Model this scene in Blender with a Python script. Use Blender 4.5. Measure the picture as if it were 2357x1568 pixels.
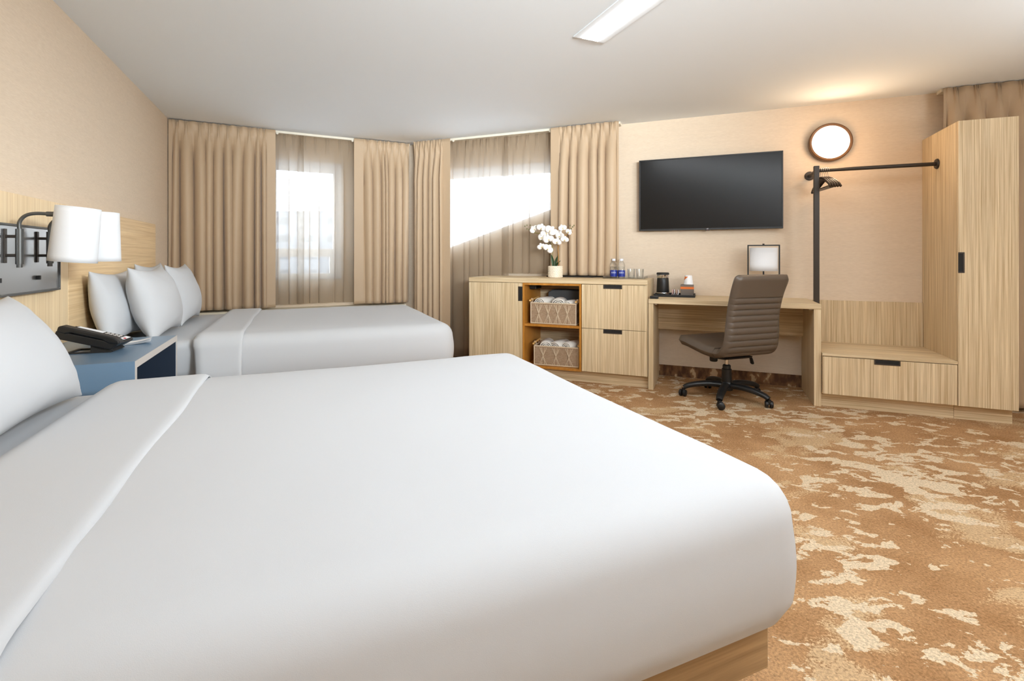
import bpy, bmesh, math, random
from mathutils import Vector, Matrix, noise
R = math.radians
for o in list(bpy.data.objects): bpy.data.objects.remove(o)
SC = bpy.context.scene
COL = SC.collection

# ------------------------------------------------------------------ camera, world, exposure
CAM_H = 1.115
cd = bpy.data.cameras.new('camera'); cam = bpy.data.objects.new('camera', cd); COL.objects.link(cam)
cam.location = (0, 0, CAM_H); cam.rotation_euler = (R(90), 0, 0)
cd.sensor_width = 36; cd.lens = 36 * 1125 / 2357; cd.shift_y = -193 / 2357; cd.clip_start = 0.02; cd.clip_end = 300
SC.camera = cam
SC.view_settings.view_transform = 'Standard'; SC.view_settings.look = 'None'
SC.view_settings.gamma = 1; SC.view_settings.use_curve_mapping = False
SC.view_settings.exposure = 0.1
SC.cycles.use_denoising = True
try: SC.cycles.denoiser = 'OPENIMAGEDENOISE'
except Exception: pass
SC.cycles.max_bounces = 8; SC.cycles.diffuse_bounces = 5; SC.cycles.glossy_bounces = 4
SC.cycles.transmission_bounces = 8; SC.cycles.transparent_max_bounces = 16
SC.cycles.sample_clamp_indirect = 6; SC.cycles.caustics_reflective = False; SC.cycles.caustics_refractive = False
W = bpy.data.worlds.new('overcast_sky'); SC.world = W; W.use_nodes = True
bg = W.node_tree.nodes['Background']; bg.inputs[0].default_value = (0.84, 0.93, 1.0, 1); bg.inputs[1].default_value = 4.2

def area_light(name, loc, rot, sx, sy, power, color):
    l = bpy.data.lights.new(name, 'AREA'); l.shape = 'RECTANGLE'; l.size = sx; l.size_y = sy; l.energy = power; l.color = color
    o = bpy.data.objects.new(name, l); COL.objects.link(o); o.location = loc; o.rotation_euler = rot
    return o
def point_light(name, loc, power, color, r=0.03):
    l = bpy.data.lights.new(name, 'POINT'); l.energy = power; l.color = color; l.shadow_soft_size = r
    o = bpy.data.objects.new(name, l); COL.objects.link(o); o.location = loc
    return o

# ------------------------------------------------------------------ frames (A headboard wall, B television wall, C window wall)
ANG = {'A': R(23.19), 'B': R(-21.8), 'C': R(26.23), 'W': 0.0}
def wp(f, u, v, z=0.0):
    a = ANG[f]; return Vector((u * math.cos(a) - v * math.sin(a), u * math.sin(a) + v * math.cos(a), z))
def to(f, p):
    a = -ANG[f]; return Vector((p[0] * math.cos(a) - p[1] * math.sin(a), p[0] * math.sin(a) + p[1] * math.cos(a), p[2]))

# unseen fill lights added beside and behind the viewpoint; light power set here
LC = (.86, .945, 1.0)
def to_dir(p, m, z):
    return tuple(to('B', wp('A', p, m, z)))
def aimed(name, f, u, v, z, d, sx, sy, power, color=LC, spread=180):
    dv = wp(f, d[0], d[1], d[2]); q = dv.to_track_quat('-Z', 'Y').to_euler()
    o = area_light(name, wp(f, u, v, z), q, sx, sy, power, color); o.data.spread = R(spread); return o
KW, KS, KD, KE, KR, KB, KF, KH = 1.0, 2.05, .27, .62, .86, 1, .15, .19
aimed('side_high_fill', 'B', 3.2, .5, 2.2, to_dir(-3.7, 5.2, -1.2), .9, .4, 40 * KH, spread=30)  # added beam brightening headboard and pillows, no fixture there
aimed('side_fill', 'B', 3.40, 1.0, 1.55, (-1, .25, .15), 2.6, 1.3, 80 * KD)  # added fill from the right; the wall behind it has no window
aimed('rear_high_fill', 'A', 2.2, -2.0, 2.0, (-.15, 5.6, -.1), 1.2, .5, 60 * KF, spread=52)  # added beam brightening the television wall and dresser
aimed('entry_ceiling_fill', 'B', 2.75, 2.4, 1.6, (-.30, -.22, 1), 1.4, .5, 60 * KE)  # added fill turned up to brighten the ceiling, no lamp body
aimed('rear_far_fill', 'A', .4, -2.05, 1.85, (1.2, 7.5, 1.35), 1.4, .4, 60 * KR, spread=56)  # added beam brightening the far ceiling and curtains
bg.inputs[1].default_value = 8.0 * KW

# ------------------------------------------------------------------ materials
MATS = {}
def lin(c):
    return tuple(((x / 255) / 12.92 if x / 255 <= .04045 else ((x / 255 + .055) / 1.055) ** 2.4) for x in c) + (1,)
def new(name):
    m = bpy.data.materials.new(name); m.use_nodes = True; nt = m.node_tree
    return m, nt, nt.nodes['Principled BSDF'], nt.nodes, nt.links
def flat(name, c, rough=.5, metal=0, spec=.5, bump=0, bscale=200, var=0, vscale=8):
    m, nt, b, N, L = new(name)
    b.inputs['Base Color'].default_value = lin(c); b.inputs['Roughness'].default_value = rough
    b.inputs['Metallic'].default_value = metal; b.inputs['Specular IOR Level'].default_value = spec
    tc = N.new('ShaderNodeTexCoord')
    if var:
        n = N.new('ShaderNodeTexNoise'); n.inputs['Scale'].default_value = vscale; n.inputs['Detail'].default_value = 4
        L.new(tc.outputs['Object'], n.inputs['Vector'])
        r = N.new('ShaderNodeMapRange'); r.inputs[3].default_value = 1 - var; r.inputs[4].default_value = 1 + var
        L.new(n.outputs[0], r.inputs[0])
        mx = N.new('ShaderNodeVectorMath'); mx.operation = 'SCALE'; mx.inputs[0].default_value = lin(c)[:3]
        L.new(r.outputs[0], mx.inputs['Scale']); L.new(mx.outputs[0], b.inputs['Base Color'])
    if bump:
        n2 = N.new('ShaderNodeTexNoise'); n2.inputs['Scale'].default_value = bscale; n2.inputs['Detail'].default_value = 3
        L.new(tc.outputs['Object'], n2.inputs['Vector'])
        bp = N.new('ShaderNodeBump'); bp.inputs['Strength'].default_value = bump; bp.inputs['Distance'].default_value = .002
        L.new(n2.outputs[0], bp.inputs['Height']); L.new(bp.outputs[0], b.inputs['Normal'])
    MATS[name] = m; return m
def streaky(name, dark, light, scale, rough=.5, bump=.1, wide=.065, spec=.35):
    """noise stretched along one object axis: wood grain, woven wall covering"""
    m, nt, b, N, L = new(name)
    tc = N.new('ShaderNodeTexCoord'); mp = N.new('ShaderNodeMapping'); mp.inputs['Scale'].default_value = scale
    L.new(tc.outputs['Object'], mp.inputs['Vector'])
    n = N.new('ShaderNodeTexNoise'); n.inputs['Scale'].default_value = 1; n.inputs['Detail'].default_value = 5; n.inputs['Roughness'].default_value = .62
    L.new(mp.outputs[0], n.inputs['Vector'])
    cr = N.new('ShaderNodeValToRGB'); e = cr.color_ramp.elements
    e[0].position = .33; e[0].color = lin(dark); e[1].position = .68; e[1].color = lin(light)
    L.new(n.outputs[0], cr.inputs[0])
    mp2 = N.new('ShaderNodeMapping'); mp2.inputs['Scale'].default_value = tuple(x * .17 for x in scale); mp2.inputs['Location'].default_value = (3, 7, 1)
    L.new(tc.outputs['Object'], mp2.inputs['Vector'])
    n2 = N.new('ShaderNodeTexNoise'); n2.inputs['Scale'].default_value = 1; n2.inputs['Detail'].default_value = 2
    L.new(mp2.outputs[0], n2.inputs['Vector'])
    r = N.new('ShaderNodeMapRange'); r.inputs[1].default_value = .3; r.inputs[2].default_value = .7; r.inputs[3].default_value = 1 - wide; r.inputs[4].default_value = 1 + wide * .8
    L.new(n2.outputs[0], r.inputs[0])
    mx = N.new('ShaderNodeVectorMath'); mx.operation = 'SCALE'
    L.new(cr.outputs[0], mx.inputs[0]); L.new(r.outputs[0], mx.inputs['Scale']); L.new(mx.outputs[0], b.inputs['Base Color'])
    b.inputs['Roughness'].default_value = rough; b.inputs['Specular IOR Level'].default_value = spec
    bp = N.new('ShaderNodeBump'); bp.inputs['Strength'].default_value = bump; bp.inputs['Distance'].default_value = .001
    L.new(n.outputs[0], bp.inputs['Height']); L.new(bp.outputs[0], b.inputs['Normal'])
    MATS[name] = m; return m
def emis(name, c, e, base=None):
    m, nt, b, N, L = new(name)
    b.inputs['Base Color'].default_value = lin(base or c); b.inputs['Emission Color'].default_value = lin(c); b.inputs['Emission Strength'].default_value = e
    MATS[name] = m; return m

G1, G2, G3 = (184, 156, 116), (236, 216, 180), 0
streaky('oak_upright', G1, G2, (125, 125, 1.6))
streaky('oak_along', G1, G2, (1.6, 110, 120))
streaky('oak_deep', G1, G2, (95, 1.6, 95))
streaky('headboard_upright', (222, 192, 148), (242, 218, 178), (60, 60, 1.0))
streaky('headboard_along', (212, 178, 132), (240, 212, 168), (60, 1.3, 80))
streaky('amber_wood', (172, 112, 40), (198, 136, 60), (30, 3, 3), rough=.4)
streaky('wall_covering', (220, 200, 176), (230, 212, 189), (26, 26, 300), rough=.75, bump=.25, wide=.02)
streaky('rail_wood', (150, 120, 84), (186, 154, 112), (2.0, 2.0, 60))
flat('ceiling_paint', (236, 241, 245), .9)
flat('white_linen', (197, 198, 200), .85, bump=.12, bscale=900, spec=.15)
flat('track_white', (225, 217, 200), .5)
flat('black_plastic', (22, 22, 23), .42)
flat('soft_black', (30, 29, 28), .6)
flat('bronze_metal', (58, 50, 43), .45, metal=.3)
flat('rim_glow_bronze', (112, 80, 52), .45, metal=.3)  # lighter bronze, the lamp's warm glow put into its colour
flat('lamp_bronze', (92, 92, 90), .42, metal=.6)
flat('dark_pull', (62, 54, 48), .5, metal=.3)
flat('pull_recess', (18, 16, 15), .7)
flat('shadow_gap', (40, 30, 20), .8)
flat('chrome', (220, 220, 222), .12, metal=1)
flat('leather', (92, 80, 69), .38, bump=.15, bscale=500, var=.03)
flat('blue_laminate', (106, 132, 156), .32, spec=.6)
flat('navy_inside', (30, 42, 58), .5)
flat('grey_edge', (196, 190, 184), .5)
flat('steel_plate', (176, 178, 180), .3, metal=.9)
flat('paper', (240, 240, 242), .8)
flat('cream_ceramic', (236, 224, 204), .35)
flat('petal', (250, 246, 242), .6)
flat('petal_heart', (214, 190, 90), .6)
flat('leaf_green', (52, 74, 42), .4)
flat('stem_olive', (120, 112, 52), .5)
flat('stem_amber', (176, 122, 44), .45)
flat('bud_green', (104, 104, 58), .5)
flat('towel', (232, 226, 216), .95, bump=.4, bscale=700)
flat('bamboo', (216, 170, 104), .45)
flat('twine', (206, 184, 156), .85)
flat('orange_print', (226, 116, 40), .5)
flat('taupe_card', (116, 104, 94), .6)
flat('label_blue', (34, 50, 140), .4)
flat('label_white', (225, 228, 238), .5)
flat('pink_paper', (214, 176, 166), .7)
flat('red_dot', (200, 30, 40), .5)
flat('charcoal_bin', (84, 86, 88), .6)
flat('window_vinyl', (232, 236, 242), .4)
flat('sill_paint', (216, 208, 186), .5)
flat('snow', (236, 240, 248), .9)
flat('plaster', (226, 226, 226), .9)
emis('lens_warm', (255, 244, 226), 3.0)
emis('strip_glow', (242, 248, 253), 20.0 * KS)

def tv_screen():
    m, nt, b, N, L = new('screen_glass'); b.inputs['Base Color'].default_value = (.004, .004, .004, 1)
    b.inputs['Roughness'].default_value = .22; b.inputs['Specular IOR Level'].default_value = .35; MATS['screen_glass'] = m
tv_screen()
def curtain_mat():
    m, nt, b, N, L = new('taupe_satin')
    tc = N.new('ShaderNodeTexCoord')
    n = N.new('ShaderNodeTexNoise'); n.inputs['Scale'].default_value = 700; L.new(tc.outputs['Object'], n.inputs['Vector'])
    b.inputs['Base Color'].default_value = lin((188, 163, 134)); b.inputs['Roughness'].default_value = .5
    b.inputs['Sheen Weight'].default_value = .25; b.inputs['Sheen Roughness'].default_value = .4; b.inputs['Specular IOR Level'].default_value = .3
    bp = N.new('ShaderNodeBump'); bp.inputs['Strength'].default_value = .08; bp.inputs['Distance'].default_value = .001
    L.new(n.outputs[0], bp.inputs['Height']); L.new(bp.outputs[0], b.inputs['Normal'])
    MATS['taupe_satin'] = m
curtain_mat()
def sheer_mat():
    m, nt, b, N, L = new('sheer_voile'); N.remove(b); out = N['Material Output']
    d = N.new('ShaderNodeBsdfDiffuse'); d.inputs[0].default_value = lin((160, 138, 114))
    t = N.new('ShaderNodeBsdfTranslucent'); t.inputs[0].default_value = lin((202, 198, 190))
    tr = N.new('ShaderNodeBsdfTransparent'); tr.inputs[0].default_value = (1, 1, 1, 1)
    a = N.new('ShaderNodeMixShader'); a.inputs[0].default_value = .42; L.new(d.outputs[0], a.inputs[1]); L.new(t.outputs[0], a.inputs[2])
    # the weave shows denser where the cloth is seen edge on
    lw = N.new('ShaderNodeLayerWeight'); lw.inputs[0].default_value = .3
    r = N.new('ShaderNodeMapRange'); r.inputs[3].default_value = .38; r.inputs[4].default_value = .05; L.new(lw.outputs['Facing'], r.inputs[0])
    x = N.new('ShaderNodeMixShader'); L.new(r.outputs[0], x.inputs[0]); L.new(a.outputs[0], x.inputs[1]); L.new(tr.outputs[0], x.inputs[2])
    L.new(x.outputs[0], out.inputs[0]); MATS['sheer_voile'] = m
sheer_mat()
def shade_mat():
    m, nt, b, N, L = new('white_shade'); N.remove(b); out = N['Material Output']
    d = N.new('ShaderNodeBsdfDiffuse'); d.inputs[0].default_value = lin((235, 236, 238))
    t = N.new('ShaderNodeBsdfTranslucent'); t.inputs[0].default_value = lin((245, 246, 248))
    a = N.new('ShaderNodeMixShader'); a.inputs[0].default_value = .5; L.new(d.outputs[0], a.inputs[1]); L.new(t.outputs[0], a.inputs[2])
    a.inputs[0].default_value = .3; L.new(a.outputs[0], out.inputs[0]); MATS['white_shade'] = m
shade_mat()
def glass_mat(name, tint=(1, 1, 1), f=.12):
    m, nt, b, N, L = new(name); N.remove(b); out = N['Material Output']
    g = N.new('ShaderNodeBsdfGlossy'); g.inputs['Roughness'].default_value = .03
    tr = N.new('ShaderNodeBsdfTransparent'); tr.inputs[0].default_value = tint + (1,)
    lw = N.new('ShaderNodeLayerWeight'); lw.inputs[0].default_value = f
    x = N.new('ShaderNodeMixShader'); L.new(lw.outputs['Facing' if f > .2 else 'Fresnel'], x.inputs[0]); L.new(tr.outputs[0], x.inputs[1]); L.new(g.outputs[0], x.inputs[2])
    L.new(x.outputs[0], out.inputs[0]); MATS[name] = m
glass_mat('window_glass', (1, 1, 1), .05)
glass_mat('clear_glass', (.97, .98, .985), .3)
def carpet_mat():
    m, nt, b, N, L = new('patterned_carpet'); tc = N.new('ShaderNodeTexCoord')
    def noi(scale, rot, sc, detail, rough, loc=(0, 0, 0), dist=0.0):
        mp = N.new('ShaderNodeMapping'); mp.inputs['Rotation'].default_value = (0, 0, rot); mp.inputs['Scale'].default_value = scale; mp.inputs['Location'].default_value = loc
        L.new(tc.outputs['Object'], mp.inputs['Vector'])
        n = N.new('ShaderNodeTexNoise'); n.inputs['Scale'].default_value = sc; n.inputs['Detail'].default_value = detail; n.inputs['Roughness'].default_value = rough
        n.inputs['Distortion'].default_value = dist
        L.new(mp.outputs[0], n.inputs['Vector']); return n
    def thr(n, lo, hi):
        r = N.new('ShaderNodeMapRange'); r.inputs[1].default_value = lo; r.inputs[2].default_value = hi; L.new(n.outputs[0], r.inputs[0]); return r
    def mix(c1, c2, f):
        x = N.new('ShaderNodeMix'); x.data_type = 'RGBA'; L.new(f, x.inputs[0])
        if isinstance(c1, tuple): x.inputs[6].default_value = c1
        else: L.new(c1, x.inputs[6])
        if isinstance(c2, tuple): x.inputs[7].default_value = c2
        else: L.new(c2, x.inputs[7])
        return x.outputs[2]
    broad = thr(noi((1, 1, 1), .3, 2.6, 4, .6), .38, .62)
    col = mix(lin((182, 142, 102)), lin((158, 118, 80)), broad.outputs[0])
    pile = noi((1, 1, 1), 0, 115, 3, .8)
    # small sharp islands, grouped by a broad mask
    isl = noi((1.0, 1.6, 1), 1.0, 7.5, 5, .62, (4, 2, 0), .35)
    grp = noi((1, 1, 1), 0, 1.3, 2, .5, (9, 1, 0))
    add = N.new('ShaderNodeMath'); add.operation = 'MULTIPLY_ADD'; L.new(grp.outputs[0], add.inputs[0]); add.inputs[1].default_value = .42; L.new(isl.outputs[0], add.inputs[2])
    r1 = N.new('ShaderNodeMapRange'); r1.inputs[1].default_value = .765; r1.inputs[2].default_value = .772; L.new(add.outputs[0], r1.inputs[0])
    # wide worn patches with a speckled edge
    wide = noi((1, 1.5, 1), 1.0, 2.0, 3, .6, (1, 6, 0), .5)
    ad2 = N.new('ShaderNodeMath'); ad2.operation = 'MULTIPLY_ADD'; L.new(pile.outputs[0], ad2.inputs[0]); ad2.inputs[1].default_value = .3; L.new(wide.outputs[0], ad2.inputs[2])
    r2 = N.new('ShaderNodeMapRange'); r2.inputs[1].default_value = .725; r2.inputs[2].default_value = .755; r2.inputs[4].default_value = .75; L.new(ad2.outputs[0], r2.inputs[0])
    col = mix(col, lin((200, 170, 132)), r2.outputs[0])
    col = mix(col, lin((210, 188, 158)), r1.outputs[0])
    pv = N.new('ShaderNodeMapRange'); pv.inputs[1].default_value = .3; pv.inputs[2].default_value = .7; pv.inputs[3].default_value = .58; pv.inputs[4].default_value = 1.42; L.new(pile.outputs[0], pv.inputs[0])
    s = N.new('ShaderNodeVectorMath'); s.operation = 'SCALE'; L.new(col, s.inputs[0]); L.new(pv.outputs[0], s.inputs['Scale'])
    L.new(s.outputs[0], b.inputs['Base Color']); b.inputs['Roughness'].default_value = 1; b.inputs['Specular IOR Level'].default_value = .05
    bp = N.new('ShaderNodeBump'); bp.inputs['Strength'].default_value = .8; bp.inputs['Distance'].default_value = .006
    L.new(pile.outputs[0], bp.inputs['Height']); L.new(bp.outputs[0], b.inputs['Normal'])
    MATS['patterned_carpet'] = m
carpet_mat()
def base_mat():
    m, nt, b, N, L = new('carpet_baseboard'); tc = N.new('ShaderNodeTexCoord'); mp = N.new('ShaderNodeMapping'); mp.inputs['Scale'].default_value = (20, 20, 9)
    L.new(tc.outputs['Object'], mp.inputs['Vector'])
    n = N.new('ShaderNodeTexNoise'); n.inputs['Scale'].default_value = 1; n.inputs['Detail'].default_value = 5; L.new(mp.outputs[0], n.inputs['Vector'])
    cr = N.new('ShaderNodeValToRGB'); e = cr.color_ramp.elements; e[0].position = .36; e[0].color = lin((84, 54, 32)); e[1].position = .58; e[1].color = lin((136, 98, 64))
    x = e = cr.color_ramp.elements.new(.61); x.color = lin((190, 160, 124))
    L.new(n.outputs[0], cr.inputs[0]); L.new(cr.outputs[0], b.inputs['Base Color']); b.inputs['Roughness'].default_value = .9; MATS['carpet_baseboard'] = m
base_mat()
def weave_mat():
    m, nt, b, N, L = new('seagrass_weave'); tc = N.new('ShaderNodeTexCoord'); mp = N.new('ShaderNodeMapping')
    mp.inputs['Rotation'].default_value = (R(90), 0, 0); L.new(tc.outputs['Object'], mp.inputs['Vector'])
    k = N.new('ShaderNodeTexBrick'); k.inputs['Scale'].default_value = 1; k.inputs['Brick Width'].default_value = .013; k.inputs['Row Height'].default_value = .0065
    k.inputs['Mortar Size'].default_value = .0013; k.inputs['Mortar Smooth'].default_value = .6
    k.inputs['Color1'].default_value = lin((202, 174, 144)); k.inputs['Color2'].default_value = lin((184, 154, 124)); k.inputs['Mortar'].default_value = lin((110, 84, 60))
    L.new(mp.outputs[0], k.inputs['Vector']); L.new(k.outputs['Color'], b.inputs['Base Color']); b.inputs['Roughness'].default_value = .85
    bp = N.new('ShaderNodeBump'); bp.invert = True; bp.inputs['Strength'].default_value = .8; bp.inputs['Distance'].default_value = .003
    L.new(k.outputs['Fac'], bp.inputs['Height']); L.new(bp.outputs[0], b.inputs['Normal']); MATS['seagrass_weave'] = m
weave_mat()
def facade_mat():
    m, nt, b, N, L = new('far_facade'); tc = N.new('ShaderNodeTexCoord'); mp = N.new('ShaderNodeMapping')
    mp.inputs['Rotation'].default_value = (R(90), 0, 0); L.new(tc.outputs['Object'], mp.inputs['Vector'])
    k = N.new('ShaderNodeTexBrick'); k.offset = 0; k.inputs['Scale'].default_value = 1; k.inputs['Brick Width'].default_value = 2.4; k.inputs['Row Height'].default_value = 1.6
    k.inputs['Mortar Size'].default_value = .5; k.inputs['Color1'].default_value = lin((52, 56, 62)); k.inputs['Color2'].default_value = lin((60, 64, 70)); k.inputs['Mortar'].default_value = lin((84, 88, 94))
    L.new(mp.outputs[0], k.inputs['Vector']); L.new(k.outputs['Color'], b.inputs['Base Color']); b.inputs['Roughness'].default_value = .9; MATS['far_facade'] = m
facade_mat()

# ------------------------------------------------------------------ mesh helpers
def BM(): return bmesh.new()
def box(bm, x0, x1, y0, y1, z0, z1):
    v = [bm.verts.new(p) for p in ((x0, y0, z0), (x1, y0, z0), (x1, y1, z0), (x0, y1, z0), (x0, y0, z1), (x1, y0, z1), (x1, y1, z1), (x0, y1, z1))]
    for f in ((0, 3, 2, 1), (4, 5, 6, 7), (0, 1, 5, 4), (1, 2, 6, 5), (2, 3, 7, 6), (3, 0, 4, 7)): bm.faces.new([v[i] for i in f])
    return bm
def bx(*a): return box(BM(), *a)
def prism(bm, pts, ax, a0, a1):
    """polygon pts (2D) extruded along axis ax ('x','y','z') from a0 to a1"""
    def P(q, a):
        return {'x': (a, q[0], q[1]), 'y': (q[0], a, q[1]), 'z': (q[0], q[1], a)}[ax]
    A = [bm.verts.new(P(q, a0)) for q in pts]; B = [bm.verts.new(P(q, a1)) for q in pts]; n = len(pts)
    bm.faces.new(A); bm.faces.new(B[::-1])
    for i in range(n): bm.faces.new([A[i], A[(i + 1) % n], B[(i + 1) % n], B[i]])
    bmesh.ops.recalc_face_normals(bm, faces=bm.faces); return bm
def lathe(bm, prof, c=(0, 0, 0), seg=32, axis='z', sx=1, sy=1):
    """prof: list of (radius, height)"""
    rings = []
    for r, h in prof:
        ring = []
        for k in range(seg):
            a = 2 * math.pi * k / seg; x, y = r * math.cos(a) * sx, r * math.sin(a) * sy
            p = {'z': (x, y, h), 'y': (x, h, y), 'x': (h, x, y)}[axis]
            ring.append(bm.verts.new((p[0] + c[0], p[1] + c[1], p[2] + c[2])))
        rings.append(ring)
    for a, b in zip(rings, rings[1:]):
        for k in range(seg): bm.faces.new([a[k], a[(k + 1) % seg], b[(k + 1) % seg], b[k]])
    if prof[0][0] > 1e-6: bm.faces.new(rings[0][::-1])
    if prof[-1][0] > 1e-6: bm.faces.new(rings[-1])
    bmesh.ops.remove_doubles(bm, verts=bm.verts, dist=1e-6)
    bmesh.ops.recalc_face_normals(bm, faces=bm.faces); return bm
def cyl(bm, c, r, h0, h1, axis='z', seg=24): return lathe(bm, [(0, h0), (r, h0), (r, h1), (0, h1)], c, seg, axis)
def tube(bm, pts, rad, seg=10, caps=True, flat_=1.0):
    pts = [Vector(p) for p in pts]; n = len(pts); rings = []; up = None
    for i, p in enumerate(pts):
        t = (pts[min(i + 1, n - 1)] - pts[max(i - 1, 0)]).normalized()
        if up is None:
            up = Vector((0, 0, 1)) if abs(t.z) < .9 else Vector((1, 0, 0))
        u = (up - t * up.dot(t)).normalized(); w = t.cross(u); up = u
        r = rad[i] if isinstance(rad, (list, tuple)) else rad
        rings.append([bm.verts.new(p + (u * math.cos(2 * math.pi * k / seg) * flat_ + w * math.sin(2 * math.pi * k / seg)) * r) for k in range(seg)])
    for a, b in zip(rings, rings[1:]):
        for k in range(seg): bm.faces.new([a[k], a[(k + 1) % seg], b[(k + 1) % seg], b[k]])
    if caps:
        bm.faces.new(rings[0][::-1]); bm.faces.new(rings[-1])
    bmesh.ops.recalc_face_normals(bm, faces=bm.faces); return bm
def spline(pts, n=8):
    P = [Vector(p) for p in pts]; out = []
    for i in range(len(P) - 1):
        a = P[max(i - 1, 0)]; b = P[i]; c = P[i + 1]; d = P[min(i + 2, len(P) - 1)]
        for k in range(n):
            t = k / n
            out.append(.5 * ((2 * b) + (c - a) * t + (2 * a - 5 * b + 4 * c - d) * t * t + (3 * b - a - 3 * c + d) * t ** 3))
    out.append(P[-1]); return out
def gridmesh(bm, fn, nu, nv, close_u=False):
    V = [[bm.verts.new(fn(i / nu, j / nv)) for i in range(nu + (0 if close_u else 1))] for j in range(nv + 1)]
    for j in range(nv):
        for i in range(nu):
            i2 = (i + 1) % nu if close_u else i + 1
            bm.faces.new([V[j][i], V[j][i2], V[j + 1][i2], V[j + 1][i]])
    return V
def link(name, bm, mat, smooth=False, bevel=0, seg=2, solid=0, sub=0, autosm=40):
    me = bpy.data.meshes.new(name); bm.to_mesh(me); bm.free()
    me.materials.append(MATS[mat])
    o = bpy.data.objects.new(name, me); COL.objects.link(o)
    if smooth:
        for p in me.polygons: p.use_smooth = True
        if autosm: me.set_sharp_from_angle(angle=R(autosm))
    if solid:
        s = o.modifiers.new('s', 'SOLIDIFY'); s.thickness = solid; s.offset = 0
    if bevel:
        b = o.modifiers.new('b', 'BEVEL'); b.width = bevel; b.segments = seg; b.limit_method = 'ANGLE'; b.angle_limit = R(40); b.harden_normals = False
    if sub:
        s = o.modifiers.new('sub', 'SUBSURF'); s.levels = sub; s.render_levels = sub
    return o
class T:
    """a thing: Empty at its base, parts as children; part meshes are given in the coordinates of its frame"""
    def __init__(s, name, label, cat, f, u, v, z, group=None, rot=0.0):
        s.e = bpy.data.objects.new(name, None); COL.objects.link(s.e); s.e.empty_display_size = .05
        s.e.location = wp(f, u, v, z); s.e.rotation_euler = (0, 0, ANG[f] + rot)
        s.e['label'] = label; s.e['category'] = cat
        if group: s.e['group'] = group
        s.off = Vector((u, v, z)); s.rot = rot
    def part(s, name, bm, mat, parent=None, local=False, label=None, **k):
        if not local: bmesh.ops.translate(bm, verts=bm.verts, vec=-s.off)
        o = link(name, bm, mat, **k); o.parent = parent or s.e
        if label: o['label'] = label
        return o
def single(name, label, cat, f, u, v, z, bm, mat, group=None, rot=0.0, local=False, **k):
    if not local: bmesh.ops.translate(bm, verts=bm.verts, vec=-Vector((u, v, z)))
    o = link(name, bm, mat, **k); o.location = wp(f, u, v, z); o.rotation_euler = (0, 0, ANG[f] + rot)
    o['label'] = label; o['category'] = cat
    if group: o['group'] = group
    return o
def struct(name, f, bm, mat, **k):
    o = link(name, bm, mat, **k); o.rotation_euler = (0, 0, ANG[f]); o['kind'] = 'structure'; return o
def dup(o, loc=None, rot=None, label=None):
    c = o.copy(); COL.objects.link(c)
    if loc is not None: c.location = loc
    if rot is not None: c.rotation_euler = rot
    if label: c['label'] = label
    for ch in list(o.children):
        d = ch.copy(); COL.objects.link(d); d.parent = c
        for g in list(ch.children):
            h = g.copy(); COL.objects.link(h); h.parent = d
    return c
def text(name, s, size, mat, parent, loc, rot, extrude=.0008, align='CENTER', bend=0):
    c = bpy.data.curves.new(name, 'FONT'); c.body = s; c.size = size; c.extrude = extrude; c.align_x = align; c.align_y = 'CENTER'
    c0 = bpy.data.objects.new('tmp', c); COL.objects.link(c0); bpy.context.view_layer.update()
    me = bpy.data.meshes.new_from_object(c0.evaluated_get(bpy.context.evaluated_depsgraph_get())); me.name = name; me.materials.clear(); me.materials.append(MATS[mat])
    for p in me.polygons: p.material_index = 0
    if bend:
        for v in me.vertices:
            a = v.co.x / bend; q = bend + v.co.z; v.co.x = q * math.sin(a); v.co.z = q * math.cos(a) - bend
    bpy.data.objects.remove(c0); bpy.data.curves.remove(c)
    o = bpy.data.objects.new(name, me); COL.objects.link(o); o.parent = parent
    o.location = loc; o.rotation_euler = rot; return o

# ------------------------------------------------------------------ room shell
H = 2.4; PW = -1.15; NB = 4.80; NC = 5.62; TH = .14
def isect(f1, n1, f2, n2, k1='v', k2='v'):
    # lines u=n or v=n in frames
    def lf(f, n, k):
        d = wp(f, 1, 0) if k == 'u' else wp(f, 0, 1); return d.x, d.y, n
    a, b, c = lf(f1, n1, k1); d, e, g = lf(f2, n2, k2); D = a * e - b * d
    return Vector(((c * e - b * g) / D, (a * g - c * d) / D, 0))
cAC = isect('A', PW, 'C', NC, 'u', 'v'); cCB = isect('C', NC, 'B', NB, 'v', 'v')
MR = -2.3; SR = 3.5
cAR = wp('A', PW, MR); cBR = wp('B', SR, NB); cRR = isect('A', MR, 'B', SR, 'v', 'u')
def wall(name, f, k, n, a, b, out, mat='wall_covering', hole=None):
    """wall along frame axis: k='v' -> plane v=n running in u from a to b"""
    bm = BM(); lo, hi = min(a, b), max(a, b); n0, n1 = sorted((n, n + out))
    def bb(x0, x1, z0, z1):
        if k == 'v': box(bm, x0, x1, n0, n1, z0, z1)
        else: box(bm, n0, n1, x0, x1, z0, z1)
    if hole is None: bb(lo, hi, 0, H)
    else:
        h0, h1, zb0, zb1, zt = hole
        bb(lo, h0, 0, H); bb(h1, hi, 0, H); bb(h0, h1, zt, H)
        prism(bm, [(h0, 0), (h1, 0), (h1, zb1), (h0, zb0)], 'y', n0, n1)
    return struct(name, f, bm, mat)
wall('wall_left', 'A', 'u', PW, MR - .1, to('A', cAC).y + .2, -TH)
wall('wall_back', 'C', 'v', NC, to('C', cAC).x, to('C', cCB).x, TH, hole=(-.04, .70, .87, .87, 2.14))
W2 = lambda s: 1.193 + .326 * (s + 2.668)
wall('wall_right', 'B', 'v', NB, to('B', cCB).x, SR, TH, hole=(-2.90, -1.33, W2(-2.90), W2(-1.33), 2.10))
wall('wall_entry', 'B', 'u', SR, to('B', cRR).y - .1, NB + .1, TH)
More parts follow.
